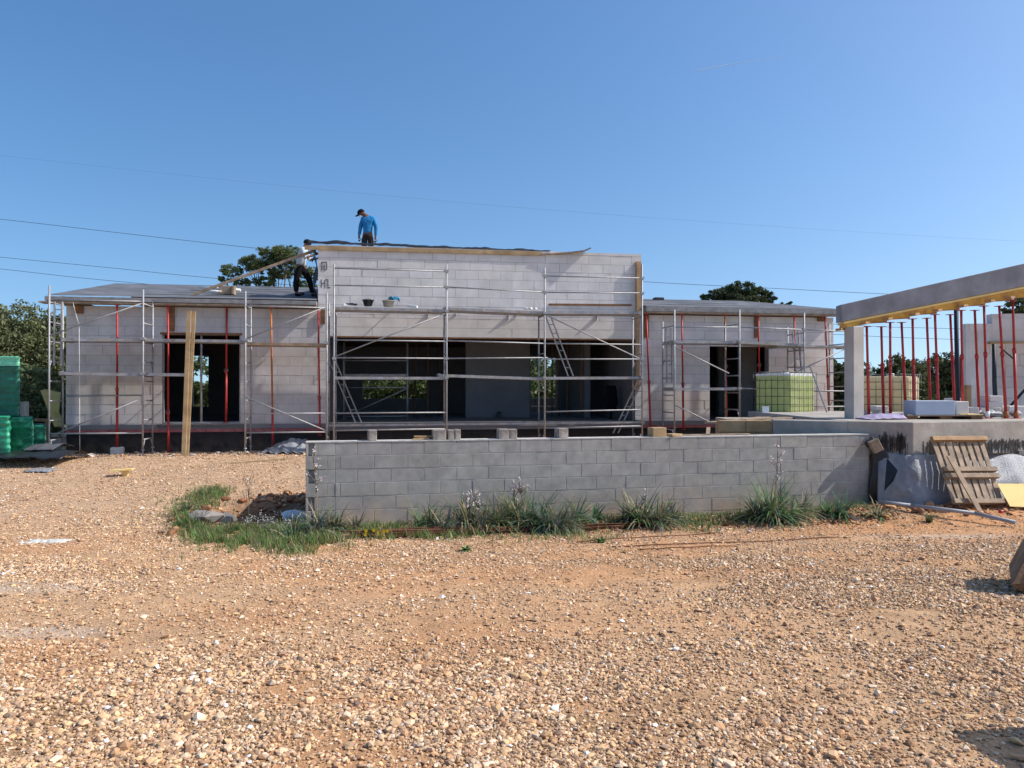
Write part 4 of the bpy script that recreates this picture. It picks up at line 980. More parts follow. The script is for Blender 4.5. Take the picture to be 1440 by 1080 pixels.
t, L = ibc('liquid_tank', 'caged square tank full of yellow green liquid on the terrace by the right wing', 1104, 18.8, .885, R(-52), 1.0, 1.15, 1.14, 'ibcgreen', True)
pl_ = MB(); p = W(1076.5, 581, 17.95); pl_.obox(p+EZ*.02, EU, EV, EZ, .085, .01, .14); pl_.build('label_plate', 'bluebox', t)
ibc('empty_tank', 'caged yellowed plastic tank behind the red props', 1252, 19.2, .88, R(-40), 1.15, 1.1, 1.1, 'ibcyellow')
mb = MB(); mb.beam(W(1050, 590, 18.3), W(1155, 590, 18.6), .7, .05, (0, 1, 0)); tag(mb.build('tank_board', 'brownwood'), 'dark board under the green tank', 'board')
mb = MB(); mb.beam(W(1167, 592, 17.9), W(1139.5, 516, 18.1), .02, .03); mb.beam(W(1139.5, 516, 18.1), W(1118, 519, 18.1), .02, .03)
tag(mb.build('leaning_bar', 'steel'), 'thin bent steel bar leaning over the right corner of the green tank', 'bar')

# outbuilding at the right
ob = thing('outbuilding', 'pale block outbuilding without roof behind the red props, with a timber lintel', 'outbuilding', W(1390, 590, 17))
def OP(s, v, z):  # local frame, slight yaw so that its front lies in shade
    a = R(-6); o = W(1358, 0, 17.0); return Vector((o.x+s*math.cos(a)-v*math.sin(a), o.y+s*math.sin(a)+v*math.cos(a), z))
zt1 = CZ+(HY-455)/F*17; zt2 = CZ+(HY-441)/F*16.9; zl = CZ+(HY-480)/F*16.9
mb = MB()
blocks(mb, OP, 0, .55, .9, zt1, bl=.5, bh=.25); blocks(mb, OP, .55, 4.5, zl, zt2, bl=.625, bh=.25)
blocks(mb, lambda s, v, z: OP(.55+s, .7+v, z), 0, 4, .9, zl-.02, bl=.625, bh=.25)
wallbody(mb, OP, .004, .55, .9, zt1-.002, 0, .24); wallbody(mb, OP, .55, 4.5, zl, zt2-.002, 0, .24);
wallbody(mb, lambda s, v, z: OP(.55+s, .75+v, z), 0, 4, .9, zl, 0, .2)
mb.build('wall', 'aac', ob)
mb = MB(); mb.beam(OP(.45, -.10, zl-.03), OP(4.5, -.10, zl-.03), .16, .05, (0, 1, 0)); mb.build('lintel_board', 'paleoldwood', ob)
mb = MB(); mb.tube(OP(.78, .3, .9), OP(.72, .3, zl), .05); mb.tube(OP(.86, .3, zl-.1), OP(1.2, .3, zl-.42), .018); mb.tube(OP(1.0, .2, 1.2), OP(2.0, .2, 2.4), .03); mb.build('dark_strut', 'blackpole', ob)
mb = MB(); mb.obox(OP(-.02, -.1, 1.4), (1, 0, 0), (0, 1, 0), (0, 0, 1), .05, .08, .30); mb.build('corner_board', 'wood', ob)

# ------------------------------------------------------------------ left: green wrapped stacks
gs = thing('wrapped_pallet_stack', 'tall stack of pallets wrapped in green film at the left edge, its sunlit top coloured paler', 'wrapped stack', W(0, 635, 18.5))
def wrapped(mb, x0, x1, y0, y1, z0, z1, amp=.04, n=18, lay=.14):
    P = [(x0, y0), (x1, y0), (x1, y1), (x0, y1)]
    nz_ = max(4, int((z1-z0)/.035))
    rings = []
    for j in range(nz_+1):
        z = z0+(z1-z0)*j/nz_; ring = []
        pinch = -.028*abs(math.sin(z/lay*math.pi))**.4
        for e in range(4):
            a, b = P[e], P[(e+1) % 4]; nx_, ny_ = (b[1]-a[1]), -(b[0]-a[0]); l = math.hypot(nx_, ny_); nx_ /= l; ny_ /= l
            for i in range(n):
                t_ = i/n; x = a[0]+(b[0]-a[0])*t_; y = a[1]+(b[1]-a[1])*t_
                d = amp*noise.noise(Vector((x*2.2, y*2.2, z*5)))+pinch+.03+.015*noise.noise(Vector((x*8, y*8, z*14)))
                ring.append(Vector((x+nx_*d-.645*(y-y0), y+ny_*d, z)))
        rings.append(ring)
    m_ = 4*n; vs = [v for r in rings for v in r]
    mb.add(vs, [(j*m_+i, j*m_+(i+1) % m_, (j+1)*m_+(i+1) % m_, (j+1)*m_+i) for j in range(nz_) for i in range(m_)]+[tuple(nz_*m_+i for i in range(m_))], smooth=True)
a = W(-70, 0, 18.6).x; b = W(27, 0, 18.6).x
mb = MB(); wrapped(mb, a, b, 18.6, 19.8, .10, CZ+(HY-514)/F*18.6); mb.build('wrapped_body', 'green', gs)
mb = MB(); wrapped(mb, a-.02, b+.02, 18.58, 19.82, CZ+(HY-514)/F*18.6-.01, CZ+(HY-501)/F*18.6, .02); mb.build('lit_top', 'greenlit', gs)
gs = thing('wrapped_pallet_stack', 'low stepped stack wrapped in dark green film right of the tall green one', 'wrapped stack', W(45, 635, 18))
mb = MB(); wrapped(mb, W(14, 0, 18.3).x, W(47, 0, 18.3).x, 18.3, 19.2, .12, CZ+(HY-587)/F*18.3); mb.build('wrapped_body', 'green', gs)
mb = MB(); wrapped(mb, W(48, 0, 18.4).x, W(66, 0, 18.4).x, 18.35, 19.2, .15, CZ+(HY-598)/F*18.3); mb.build('wrapped_body', 'green', gs)
gs = thing('wrapped_pallet_stack', 'bright green wrapped bundle at the left edge in front of the tall stack', 'wrapped stack', W(5, 635, 17.5))
mb = MB(); wrapped(mb, W(-60, 0, 17.6).x, W(17, 0, 17.6).x, 17.5, 18.4, .06, CZ+(HY-586)/F*17.6, .06); mb.build('wrapped_body', mat('mid green film', (.02, .27, .15), .35, .25, 5, .8, 7, spec=.5, bdist=.04), gs)
mb = MB()
sheet_grid(mb, lambda a, b: (lambda p: Vector((p.x, p.y+1.4*b, .10+.10*math.sin(b*3)+.05*noise.noise(Vector((a*7, b*3, 5)))-.06*abs(a-.5))))(W(-30+115*a, 0, 17.0)), 30, 10)
tag(solid(mb.build('dark_sheet', 'blackp')), 'dark plastic sheet spread under the green wrapped stacks', 'plastic sheet')
mb = MB()
sheet_grid(mb, lambda a, b: (lambda p: Vector((p.x, p.y+.9*b, .22+.10*math.sin(b*3)+.04*noise.noise(Vector((a*6, b*3, 8))))))(W(32+42*a, 0, 17.6)), 16, 8)
tag(solid(mb.build('grey_sheet', 'darksheet')), 'grey plastic sheet lying right of the green stacks by the scaffold foot', 'plastic sheet')
bxpx('upright_slab', 'pale pink white block standing upright behind the low green stack', 'block', 24, 35, 565, 590, 19.6, .2, 'aac', zb=.0)
mb = MB(); mb.hull8([W(69, 562, 20.2), W(82, 586, 20), W(83, 586, 20.1), W(70, 562, 20.3)], [W(61, 547, 20.4), W(85, 552, 20.3), W(86, 552, 20.4), W(62, 547, 20.5)])
mb.beam(W(64, 549, 20.3), W(84, 600, 19.9), .25, .03)
tag(mb.build('leaning_sheet', 'yellowply'), 'cream sheet leaning behind the first scaffold frame at the left house corner', 'board')
mb = MB(); mb.beam(W(50, 590, 22), W(90, 592, 22), .1, .08); mb.beam(W(66, 592, 22), W(66, 640, 22), .06, .06)
tag(mb.build('timber_trestle', 'wood'), 'timber bar lying far back between the green stacks and the house', 'timber')
mb = MB(); mb.rbox(gpx(50, 641)+EZ*.05, -.15, .24, .07, .05); tag(mb.build('pale_pipe', 'pipe', bevel=.02), 'short pale tube lying left of the first scaffold foot', 'tube')

# ------------------------------------------------------------------ small things on the yard
def plankpx(name, lab, a, b, w_, h_, m, lift=0.02, lift2=None, cat='plank'):
    mb = MB(); mb.beam(gpx(*a)+EZ*lift, gpx(*b)+EZ*(lift if lift2 is None else lift2), w_, h_); return tag(mb.build(name, m), lab, cat)
p = gpx(172, 670); mb = MB(); mb.rbox(p+EZ*.13, .25, .21, .10, .014, pitch=-.06); mb.rbox(p+Vector((.06, .03, .05)), .1, .05, .05, .06)
tag(mb.build('board_piece', 'yellowply'), 'small yellowish board resting on a stub on the gravel at the left', 'board')
plankpx('thin_batten', 'thin batten lying on the gravel before the house, right of the leaning planks', (318, 653), (412, 646), .04, .025, 'paleoldwood', .02)
mb = MB(); p = gpx(58, 664)
sheet_grid(mb, lambda a, b: gp(p.x+(a-.5)*.55, p.y+(b-.5)*.35, .02+.06*abs(noise.noise(Vector((a*5, b*4, 2))))), 14, 8)
tag(solid(mb.build('plastic_scrap', 'sheet')), 'crumpled grey plastic scrap lying on the gravel below the first scaffold foot', 'plastic scrap')
mb = MB(); p = gpx(68, 762)
sheet_grid(mb, lambda a, b: gp(p.x+(a-.5)*.62+.03*noise.noise(Vector((b*9, 0, 1))), p.y+(b-.5)*.30*(1+.3*noise.noise(Vector((a*5, 2, 1)))), .022+.018*noise.noise(Vector((a*13, b*7, 2)))-.05*max(abs(a-.5)*2, abs(b-.5)*2)**6), 40, 20)
tag(mb.build('cement_patch', mat('pale cement', (.55, .55, .50), .95, .15, 20, .8, 50)), 'flat pale patch of hardened cement in the gravel at the left', 'cement patch')
mb = MB()
def sack(a, b): p = G(-.22, .9, 0); g_ = gz(p.x, p.y); th = a*6.283; r_ = max(0, math.sin(b*3.1416))**.6; return Vector((p.x+.22*math.cos(b*3.1416), p.y+.13*r_*math.cos(th), g_+.14+.13*r_*math.sin(th)+.02*noise.noise(Vector((a*4, b*5, 0)))))
sheet_grid(mb, sack, 20, 14); tag(mb.build('white_sack', 'white'), 'white sack lying behind the left end of the grey wall', 'sack')
# heap of grey plastic at the foot of the house
mb = MB()
sheet_grid(mb, lambda a, b: H(HU(372, -.5)+(HU(432, -.5)-HU(372, -.5))*a, -1.1+.95*b, .03+.30*math.sin(a*2.2)*math.sin(b*2.6)+.07*noise.noise(Vector((a*9, b*6, 4)))), 40, 20)
tag(solid(mb.build('plastic_heap', 'sheet')), 'crumpled grey plastic heap at the foot of the house left of the grey wall', 'plastic heap')
# cut rusty bars
rb = thing('rebar_bundle', 'bundle of rusty steel bars lying among plants at the foot of the grey wall', 'steel bars', G(2.5, -.75, -.35))
mb = MB()
for i in range(16):
    s0 = random.uniform(.5, 1.0); s1 = random.uniform(3.6, 5.4); v0 = -1.05+random.uniform(-.10, .10); v1 = -.85+random.uniform(-.08, .08)
    pts = []
    for k in range(13):
        a = k/12; p = G(s0+(s1-s0)*a, v0+(v1-v0)*a, 0); pts.append(gp(p.x, p.y, .03+.03*(i % 3)+.01*math.sin(a*8+i)))
    mb.path(pts, .010, 5)
mb.build('bars', 'rebar', rb)
for (a, b, dz), lb in zip((((810, 766), (1010, 752), .03), ((860, 771), (1180, 758), .015), ((900, 775), (1035, 770), .02)), ('nearest the wall', 'longest and middle one', 'nearest the camera')):
    mb = MB(); pa, pb = gpx(*a), gpx(*b); mb.path([gp(*(pa.lerp(pb, k/12)).xy, dz) for k in range(13)], .007, 5)
    tag(mb.build('loose_rebar', 'rebar'), 'thin rusty bar lying on bare soil right of the bundle, '+lb, 'steel bar', 'loose bars on the soil')
mb = MB(); q = [GP(528, 746, -.1), GP(545, 745.5, -.1), GP(585, 744, -.1), GP(597, 747, -.1)]; mb.path(q, .008, 5)
tag(mb.build('bent_rebar', 'rebar'), 'short bent rusty bar against the foot of the grey wall', 'steel bar')

# skip at the right edge
sk = thing('steel_skip', 'tapered beige steel skip cut off by the right edge of the photo', 'skip', gpx(1450, 850))
cx, cy = 4.58, 6.75; g0 = gz(cx, cy)
def skp(dx, dy, dz): return Vector((cx+dx+.62*(dy+.30), cy+dy, g0+dz))
def rim(i, z, o=0): return [skp(-i-o, -.34-o, z), skp(i+1.0+o, -.34-o, z), skp(i+1.0+o, .42+o, z), skp(-i-o, .42+o, z)]
# body: narrower at the rim on the left side, base nearly on the ground
xl0, xl1 = -.40, -.16
body = MB(); body.hull8([skp(xl0, -.30, .10), skp(1.2, -.30, .10), skp(1.2, .40, .10), skp(xl0, .40, .10)], [skp(xl1, -.22, .54), skp(1.2, -.22, .54), skp(1.2, .36, .54), skp(xl1, .36, .54)])
body.hull8([skp(xl0+.12, -.24, .0), skp(1.2, -.24, .0), skp(1.2, .36, .0), skp(xl0+.12, .36, .0)], [skp(xl0, -.298, .099), skp(1.2, -.298, .099), skp(1.2, .398, .099), skp(xl0, .398, .099)])
body.build('body', 'beige', sk, bevel=.012)
mb = MB(); mb.tube(skp(xl1-.01, -.22, .55), skp(1.2, -.22, .55), .022); mb.tube(skp(xl1-.01, -.22, .55), skp(xl1-.01, .36, .55), .022); mb.build('rim', 'blackpole', sk)
mb = MB(); mb.hull8([skp(xl0+.16, -.312, .14), skp(.5, -.312, .14), skp(.5, -.29, .14), skp(xl0+.16, -.29, .14)], [skp(xl0+.2, -.287, .27), skp(.5, -.287, .27), skp(.5, -.27, .27), skp(xl0+.2, -.27, .27)]); mb.build('rust_plate', 'brownwood', sk)
# unseen box added beyond the right edge, shaped to cast the corner shadow
bs = MB()
sx0, sy0 = 4.25, 3.35; gg = gz(4.4, 3.3)
q4 = [(3.14, 3.75), (3.26, 3.15), (5.0, 3.2), (5.0, 4.15)]
bs.hull8([Vector((a, b_, gg-.02)) for a, b_ in q4], [Vector((a, b_, gg+.93)) for a, b_ in q4])
for k in range(5): bs.beam(Vector((3.2, 3.24+.12*k*.9, gg+.935)), Vector((4.98, 3.30+.17*k, gg+.935)), .10, .02)
for k in range(5): bs.beam(Vector((3.12, 3.76, gg+.1+k*.19)), Vector((3.24, 3.14, gg+.1+k*.19)), .02, .14)
tag(bs.build('shadow_caster', 'oldwood'), 'unseen box added just outside the right edge to cast the shadow in the corner', 'shadow caster')

# ------------------------------------------------------------------ people
def skinmesh(pts, edges, rad, root=0, sub=2):
    me = bpy.data.meshes.new('tmp'); me.from_pydata([tuple(p) for p in pts], edges, []); o = bpy.data.objects.new('tmp', me); COL.objects.link(o)
    o.modifiers.new('Skin', 'SKIN'); s_ = o.modifiers.new('Sub', 'SUBSURF'); s_.levels = sub; s_.render_levels = sub
    for i, sv in enumerate(me.skin_vertices[0].data):
        r_ = rad[i]; sv.radius = (r_, r_) if not isinstance(r_, tuple) else r_; sv.use_root = (i == root)
    dg = bpy.context.evaluated_depsgraph_get(); ev = o.evaluated_get(dg); m2 = ev.to_mesh()
    vs = [v.co.copy() for v in m2.vertices]; fs = [tuple(p.vertices) for p in m2.polygons]; ev.to_mesh_clear()
    bpy.data.objects.remove(o); bpy.data.meshes.remove(me); return vs, fs
def person(label, base, J, shirt, pants, cap, yaw_head, head_tilt=(0, 0), grip=False):
    """J: joints in local metres (x right, y depth, z up)"""
    t = thing('person', label, 'person', base); Bv = Vector(base)
    def P(k): return Bv+Vector(J[k])
    pts = []; rad = []; E = []; ix = {}
    def add(k, r_, par=None, pos=None):
        ix[k] = len(pts); pts.append(pos if pos is not None else P(k)); rad.append(r_)
        if par: E.append((ix[par], ix[k]))
    add('pelvis', .125); add('waist', .11, 'pelvis'); add('chest', .135, 'waist'); add('neckb', .07, 'chest'); add('neck', .052, 'neckb'); add('head', .085, 'neck'); add('crown', .075, 'head')
    for s_ in 'LR':
        add('sh'+s_, .062, 'chest'); add('el'+s_, .042, 'sh'+s_); add('wr'+s_, .030, 'el'+s_); add('ha'+s_, .034, 'wr'+s_)
        add('hip'+s_, .085, 'pelvis'); add('kn'+s_, .058, 'hip'+s_); add('an'+s_, .040, 'kn'+s_); add('to'+s_, .038, 'an'+s_)
    vs, fs = skinmesh(pts, E, rad); body = MB(); body.add(vs, fs, smooth=True)
    for s_ in 'LR':     # fingers
        h_ = P('ha'+s_); d = (h_-P('wr'+s_)).normalized(); side = d.cross(Vector((0, 1, 0))); side = side.normalized() if side.length > .1 else Vector((1, 0, 0)); n_ = d.cross(side)
        for k, ln in enumerate((.07, .08, .075, .06)):
            q = h_+side*(.024-.016*k)+d*.02; m_ = q+d*ln*.55+n_*.012; body.path([q, m_, m_+d*ln*.35+n_*(.03 if not grip else .05)], .0095, 6, r2=.007)
        q = h_+side*.028-d*.01; body.path([q, q+side*.025+d*.025, q+side*.03+d*.055], .011, 6, r2=.008)
    hd = P('head'); fdir = Vector((math.cos(yaw_head), math.sin(yaw_head), head_tilt[0])).normalized(); sdir = fdir.cross(EZ).normalized()
    body.tube(hd+fdir*.075+EZ*.0, hd+fdir*.105-EZ*.02, .010, 6, .016)           # nose
    for s_ in (-1, 1): body.obox(hd+sdir*s_*.082-EZ*.005, fdir, sdir, EZ, .018, .008, .028)
    body.build('body', 'skin', t)
    for s_ in (-1, 1): MB().tube(hd+fdir*.074+sdir*s_*.03+EZ*.012, hd+fdir*.083+sdir*s_*.03+EZ*.012, .010, 8).build('eye', 'dark', t)
    MB().tube(hd+fdir*.078-sdir*.022-EZ*.045, hd+fdir*.078+sdir*.022-EZ*.045, .007, 6).build('mouth', 'brownwood', t)
    # clothing
    pts2 = [P('pelvis')-EZ*.02, P('waist'), P('chest'), P('neckb')]; r2 = [.145, .14, .16, .085]; E2 = [(0, 1), (1, 2), (2, 3)]
    for s_ in 'LR':
        i = len(pts2); pts2 += [P('sh'+s_), P('el'+s_), P('el'+s_).lerp(P('wr'+s_), .9 if shirt[1] else .15)]; r2 += [.085, .06, .045 if shirt[1] else .058]; E2 += [(2, i), (i, i+1), (i+1, i+2)]
    v2, f2 = skinmesh(pts2, E2, r2); MB().add(v2, f2, smooth=True).build('shirt', shirt[0], t)
    pts3 = [P('waist').lerp(P('pelvis'), .55), P('pelvis')]; r3 = [.135, .145]; E3 = [(0, 1)]
    for s_ in 'LR':
        i = len(pts3); pts3 += [P('hip'+s_), P('kn'+s_), P('an'+s_)+EZ*.02]; r3 += [.105, .08, .07]; E3 += [(1, i), (i, i+1), (i+1, i+2)]
    v3, f3 = skinmesh(pts3, E3, r3, root=1); MB().add(v3, f3, smooth=True).build('trousers', pants, t)
    for s_ in 'LR':
        a, b = P('an'+s_), P('to'+s_); v4, f4 = skinmesh([a-EZ*.0, a-EZ*.045, a.lerp(b, .5)-EZ*.02, b-EZ*.005], [(0, 1), (1, 2), (2, 3)], [.055, .052, .048, .042]); MB().add(v4, f4, smooth=True).build('shoe', 'person_dark', t)
    c_ = MB(); n = 14; rr = [(.098, -.01), (.102, .03), (.09, .075), (.06, .105), (.015, .118)]
    vs = []; up = (P('crown')-P('head')).normalized(); a1 = fdir; b1 = up.cross(a1).normalized(); a1 = b1.cross(up)
    for r_, z in rr: vs += [hd+up*(z+.005)+(a1*math.cos(k*6.2832/n)*1.1+b1*math.sin(k*6.2832/n)*.95)*r_ for k in range(n)]
    c_.add(vs, [(j*n+i, j*n+(i+1) % n, (j+1)*n+(i+1) % n, (j+1)*n+i) for j in range(4) for i in range(n)]+[tuple(4*n+i for i in range(n))], smooth=True)
    if cap == 'peak': c_.obox(hd+up*.02+a1*.14, a1, b1, up, .055, .06, .006)
    c_.build('cap', 'person_dark', t)
    return t
# worker on the lower left roof
vz = .8; u0 = HU(428, vz); zr = zE+(vz+.38)*.187; base = H(u0, vz, zr)
J1 = dict(pelvis=(-.10, 0, .80), waist=(-.10, 0, .95), chest=(-.05, 0, 1.17), neckb=(.0, 0, 1.33), neck=(.03, 0, 1.38), head=(.075, 0, 1.45), crown=(.09, 0, 1.52),
  shL=(-.03, .19, 1.26), elL=(.10, .22, 1.04), wrL=(.30, .15, 1.07), haL=(.37, .13, 1.08), shR=(.0, -.18, 1.27), elR=(.08, -.25, 1.02), wrR=(.24, -.12, 1.10), haR=(.30, -.08, 1.13),
  hipL=(-.13, -.09, .74), knL=(-.20, -.10, .42), anL=(-.20, -.10, .08), toL=(-.05, -.10, .03), hipR=(-.04, .09, .74), knR=(.12, .08, .44), anR=(.20, .10, .08), toR=(.33, .08, .03))
person('worker in pale shirt and black trousers on the left roof, holding a hammer', base, J1, ('shirt_w', False), 'person_dark', 'plain', -.05, (-.3, 0), grip=True)
hm = MB(); hpos = base+Vector((.30, -.09, 1.13)); hm.tube(hpos+Vector((-.07, 0, -.20)), hpos+Vector((.03, 0, .05)), .014, 6); hm.beam(hpos+Vector((-.04, 0, .08)), hpos+Vector((.12, 0, .03)), .03, .035)
tag(hm.build('hammer', 'person_dark'), 'claw hammer held by the worker in the pale shirt', 'hammer')
# worker on the raised roof
vz = 1.7; u0 = HU(516, vz); base = H(u0, vz, PAR-.27)
s_ = 1.0
J2 = dict(pelvis=(.02, 0, .92), waist=(.02, 0, 1.06), chest=(.03, -.02, 1.30), neckb=(-.04, 0, 1.46), neck=(-.10, .03, 1.50), head=(-.175, .05, 1.54), crown=(-.21, .05, 1.60),
  shL=(-.14, .02, 1.38), elL=(-.20, .02, 1.10), wrL=(-.23, -.02, .86), haL=(-.22, -.03, .78), shR=(.19, -.02, 1.36), elR=(.27, -.04, 1.10), wrR=(.25, -.03, .84), haR=(.24, -.02, .75),
  hipL=(-.07, 0, .86), knL=(-.09, .03, .48), anL=(-.09, -.02, .08), toL=(-.12, .12, .03), hipR=(.10, 0, .86), knR=(.11, .03, .48), anR=(.12, -.02, .08), toR=(.12, .12, .03))
J2 = {k: tuple(c_*s_ for c_ in v) for k, v in J2.items()}
person('worker in bright blue shirt standing on the raised roof with his back turned, head bowed', base, J2, ('shirt_b', True), 'trouser', 'peak', R(160), (-.35, 0))

# ------------------------------------------------------------------ vegetation
def leafmesh(name, centers, size, cols, parent, m='leaf', aspect=.5, bend=0, updir=None):
    n = len(centers); d = rng.normal(size=(n, 3)); d /= np.linalg.norm(d, axis=1)[:, None]
    if updir is not None: d = d*.6+np.array(updir); d /= np.linalg.norm(d, axis=1)[:, None]
    e = rng.normal(size=(n, 3)); e -= (e*d).sum(1)[:, None]*d; e /= np.linalg.norm(e, axis=1)[:, None]
    s_ = (size*rng.uniform(.6, 1.4, n))[:, None]
    V = np.stack([centers-d*s_, centers+e*s_*aspect, centers+d*s_, centers-e*s_*aspect], 1).reshape(-1, 3)
    Fq = np.arange(4*n).reshape(-1, 4); return npmesh(name, V, Fq, np.repeat(cols, 4, 0), m, parent)
def tree(name, label, base, h_, blobs, leafn, leafs, col, group=None, trunk_r=.15, limbs=True, cat='tree', sparse=.75, colvar=.25, aspect=.5, crown_z=0):
    """blobs: (dx,dy,z,rx,ry,rz) crown masses relative to base"""
    t = thing(name, label, cat, base, group); B_ = Vector(base); tb = MB()
    fork = B_+Vector((0, 0, h_*.35)); tb.path([B_-EZ*.1, B_+Vector((.05, 0, h_*.2)), fork], trunk_r, 8, r2=trunk_r*.75)
    if limbs:
        for (dx, dy, z, rx, ry, rz) in blobs:
            e = B_+Vector((dx, dy, z-rz*.2)); m_ = fork.lerp(e, .5)+Vector((random.uniform(-.2, .2), random.uniform(-.2, .2), random.uniform(-.1, .2)))*h_*.08
            tb.path([fork, m_, e], trunk_r*.5, 6, r2=trunk_r*.15)
            for k in range(4):
                q = e+Vector((random.uniform(-1, 1)*rx, random.uniform(-1, 1)*ry, random.uniform(-.2, .9)*rz)); tb.tube(m_.lerp(e, .6), q, trunk_r*.13, 5, trunk_r*.05)
    tb.build('trunk', 'bark', t)
    vol = np.array([b[3]*b[4]*b[5] for b in blobs])**.67; vol = vol/vol.sum(); cs = []; cl = []
    for bl2, f_ in zip(blobs, vol):
        nn = int(leafn*f_); nc = max(8, int(nn/38))
        # clumps on the outer shell of the blob
        a = rng.normal(size=(nc, 3)); a /= np.linalg.norm(a, axis=1)[:, None]; a *= rng.uniform(.45, 1.05, (nc, 1))
        cc_ = a*np.array(bl2[3:6])+np.array(bl2[:3]); pick = rng.integers(0, nc, nn)
        rad_ = (bl2[3]*bl2[5])**.5*rng.uniform(.14, .36, nc)
        off = rng.normal(size=(nn, 3)); off /= np.linalg.norm(off, axis=1)[:, None]; off *= rng.random((nn, 1))**.45
        off[:, 2] *= .65
        p = cc_[pick]+off*rad_[pick][:, None]; cs.append(p); tone = rng.uniform(1-colvar, 1+colvar, nc)[pick]*rng.uniform(.75, 1.25, nn)
        cl.append(np.array(col)[None]*tone[:, None]*np.array([1, 1, 1])+rng.uniform(-.008, .012, (nn, 1))*np.array([[1, .6, 0]]))
    c = np.concatenate(cs)+np.array(B_); leafmesh('crown', c, leafs, np.clip(np.concatenate(cl), .004, 1), t, aspect=aspect)
    return t
OL = (.15, .17, .08); DK = (.09, .115, .05); PN = (.12, .15, .055); PG = (.12, .16, .07)
GT1 = 'trees behind the building site'
def tpx(px, Y): p = W(px, 0, Y); return (p.x, Y, -.02)
def zt(py, Y): return CZ+(HY-py)/F*Y+.02
# left hedge trees
tree('olive_tree', 'large dark olive tree rising behind the tall green stack at the left edge', tpx(28, 30), 4.8, [(0, 0, 3.5, 1.9, 1.5, 1.35), (-1.2, .5, 3.0, 1.3, 1.2, 1.6), (1.0, .3, 2.6, 1.1, 1.2, 1.5), (0, -.3, 1.5, 1.7, 1.2, 1.4)], 30000, .07, OL, GT1, .2)
tree('olive_tree', 'dark olive tree right behind the left corner of the house', tpx(78, 31), 4.8, [(0, 0, 3.6, 1.2, 1.3, 1.2), (.6, .3, 2.2, 1.4, 1.2, 1.8), (-.6, 0, 1.8, 1.2, 1.2, 1.5)], 20000, .07, DK, GT1, .18)
tree('olive_tree', 'olive tree cut off by the left edge of the photo', tpx(-30, 29), 4.5, [(0, 0, 3.3, 1.5, 1.5, 1.5), (0, 0, 1.6, 1.6, 1.4, 1.5)], 9000, .085, OL, GT1, .18)
tree('grey_shrub', 'paler grey green bush in front of the olive trees left of the scaffold', tpx(48, 25), 2.2, [(0, 0, 1.5, .95, .8, .95), (.5, 0, 1.0, .7, .6, .9), (-.5, .1, 1.0, .7, .6, .8), (.2, 0, .5, 1.0, .7, .6)], 9000, .07, PG, None, .06, cat='bush')
# pine behind left roof
Yp = 42
def b(px, py, rxp, rzp, dy=0): s = Yp/F; return ((px-385)*s, dy, CZ+(HY-py)*s, rxp*s, rxp*s*.9, rzp*s)
tree('umbrella_pine', 'spreading pine with visible branches rising above the left roof', (W(385, 0, Yp).x, Yp, 0), 5.4,
     [b(385, 355, 24, 9), b(350, 367, 20, 10, .5), b(408, 360, 20, 12, -.4), b(325, 380, 15, 10), b(362, 376, 18, 9), b(414, 378, 18, 10, .4), b(437, 386, 13, 11), b(392, 384, 18, 9), b(316, 392, 9, 7), b(372, 396, 18, 7), b(428, 400, 16, 7), b(340, 396, 16, 6), b(385, 368, 20, 9)], 34000, .07, PN, GT1, .15, aspect=.22, colvar=.4)
Yp = 46
def b2(px, py, rxp, rzp, dy=0): s = Yp/F; return ((px-1040)*s, dy, CZ+(HY-py)*s, rxp*s, rxp*s*.9, rzp*s)
tree('dense_pine', 'dense dark pine showing above the right roof', (W(1040, 0, Yp).x, Yp, 0), 6.0,
     [b2(1040, 408, 22, 12), b2(1015, 414, 20, 8), b2(1065, 414, 16, 10), b2(1083, 419, 9, 9), b2(995, 418, 12, 5), b2(1040, 425, 40, 10)], 22000, .085, (.055, .075, .032), GT1, .3, aspect=.3, colvar=.3)
Yp = 46
tree('small_pine', 'small dark tree top showing right of the dense pine over the right roof', (W(1105, 0, Yp).x, Yp, 0), 5.4, [((0), 0, zt(428, Yp), .38, .4, .2), (.3, .1, zt(432, Yp), .35, .4, .25), (-.2, 0, zt(440, Yp), .6, .5, .4)], 2600, .075, (.055, .075, .032), GT1, .12)
# trees at the right
for px, Y, top, wd, lab, c_ in ((1192, 30, 508, 26, 'small dark tree seen between the house corner and the concrete column', DK), (1228, 34, 523, 22, 'low dark tree right of the concrete column, behind the yellowed tank', OL), (1268, 30, 500, 34, 'round dark tree behind the right half of the yellowed tank', DK),
                            (1318, 31, 496, 34, 'dark tree left of the pale outbuilding, behind the props', DK), (1365, 33, 500, 30, 'dark tree hidden behind the corner of the pale outbuilding', OL), (1437, 30, 419, 26, 'taller dark tree showing above the outbuilding at the right edge', DK)):
    s = Y/F; H_ = zt(top, Y); r_ = wd*s
    tree('carob_tree', lab, tpx(px, Y), H_, [(0, 0, H_-r_*.75, r_, r_, r_*.8), (r_*.7, 0, H_*.5, r_*.9, r_*.8, H_*.36), (-r_*.6, .2, H_*.5, r_*.9, r_*.8, H_*.36), (0, -.3, H_*.28, r_*1.15, r_, H_*.3)], 16000, .075, c_, GT1, .14)
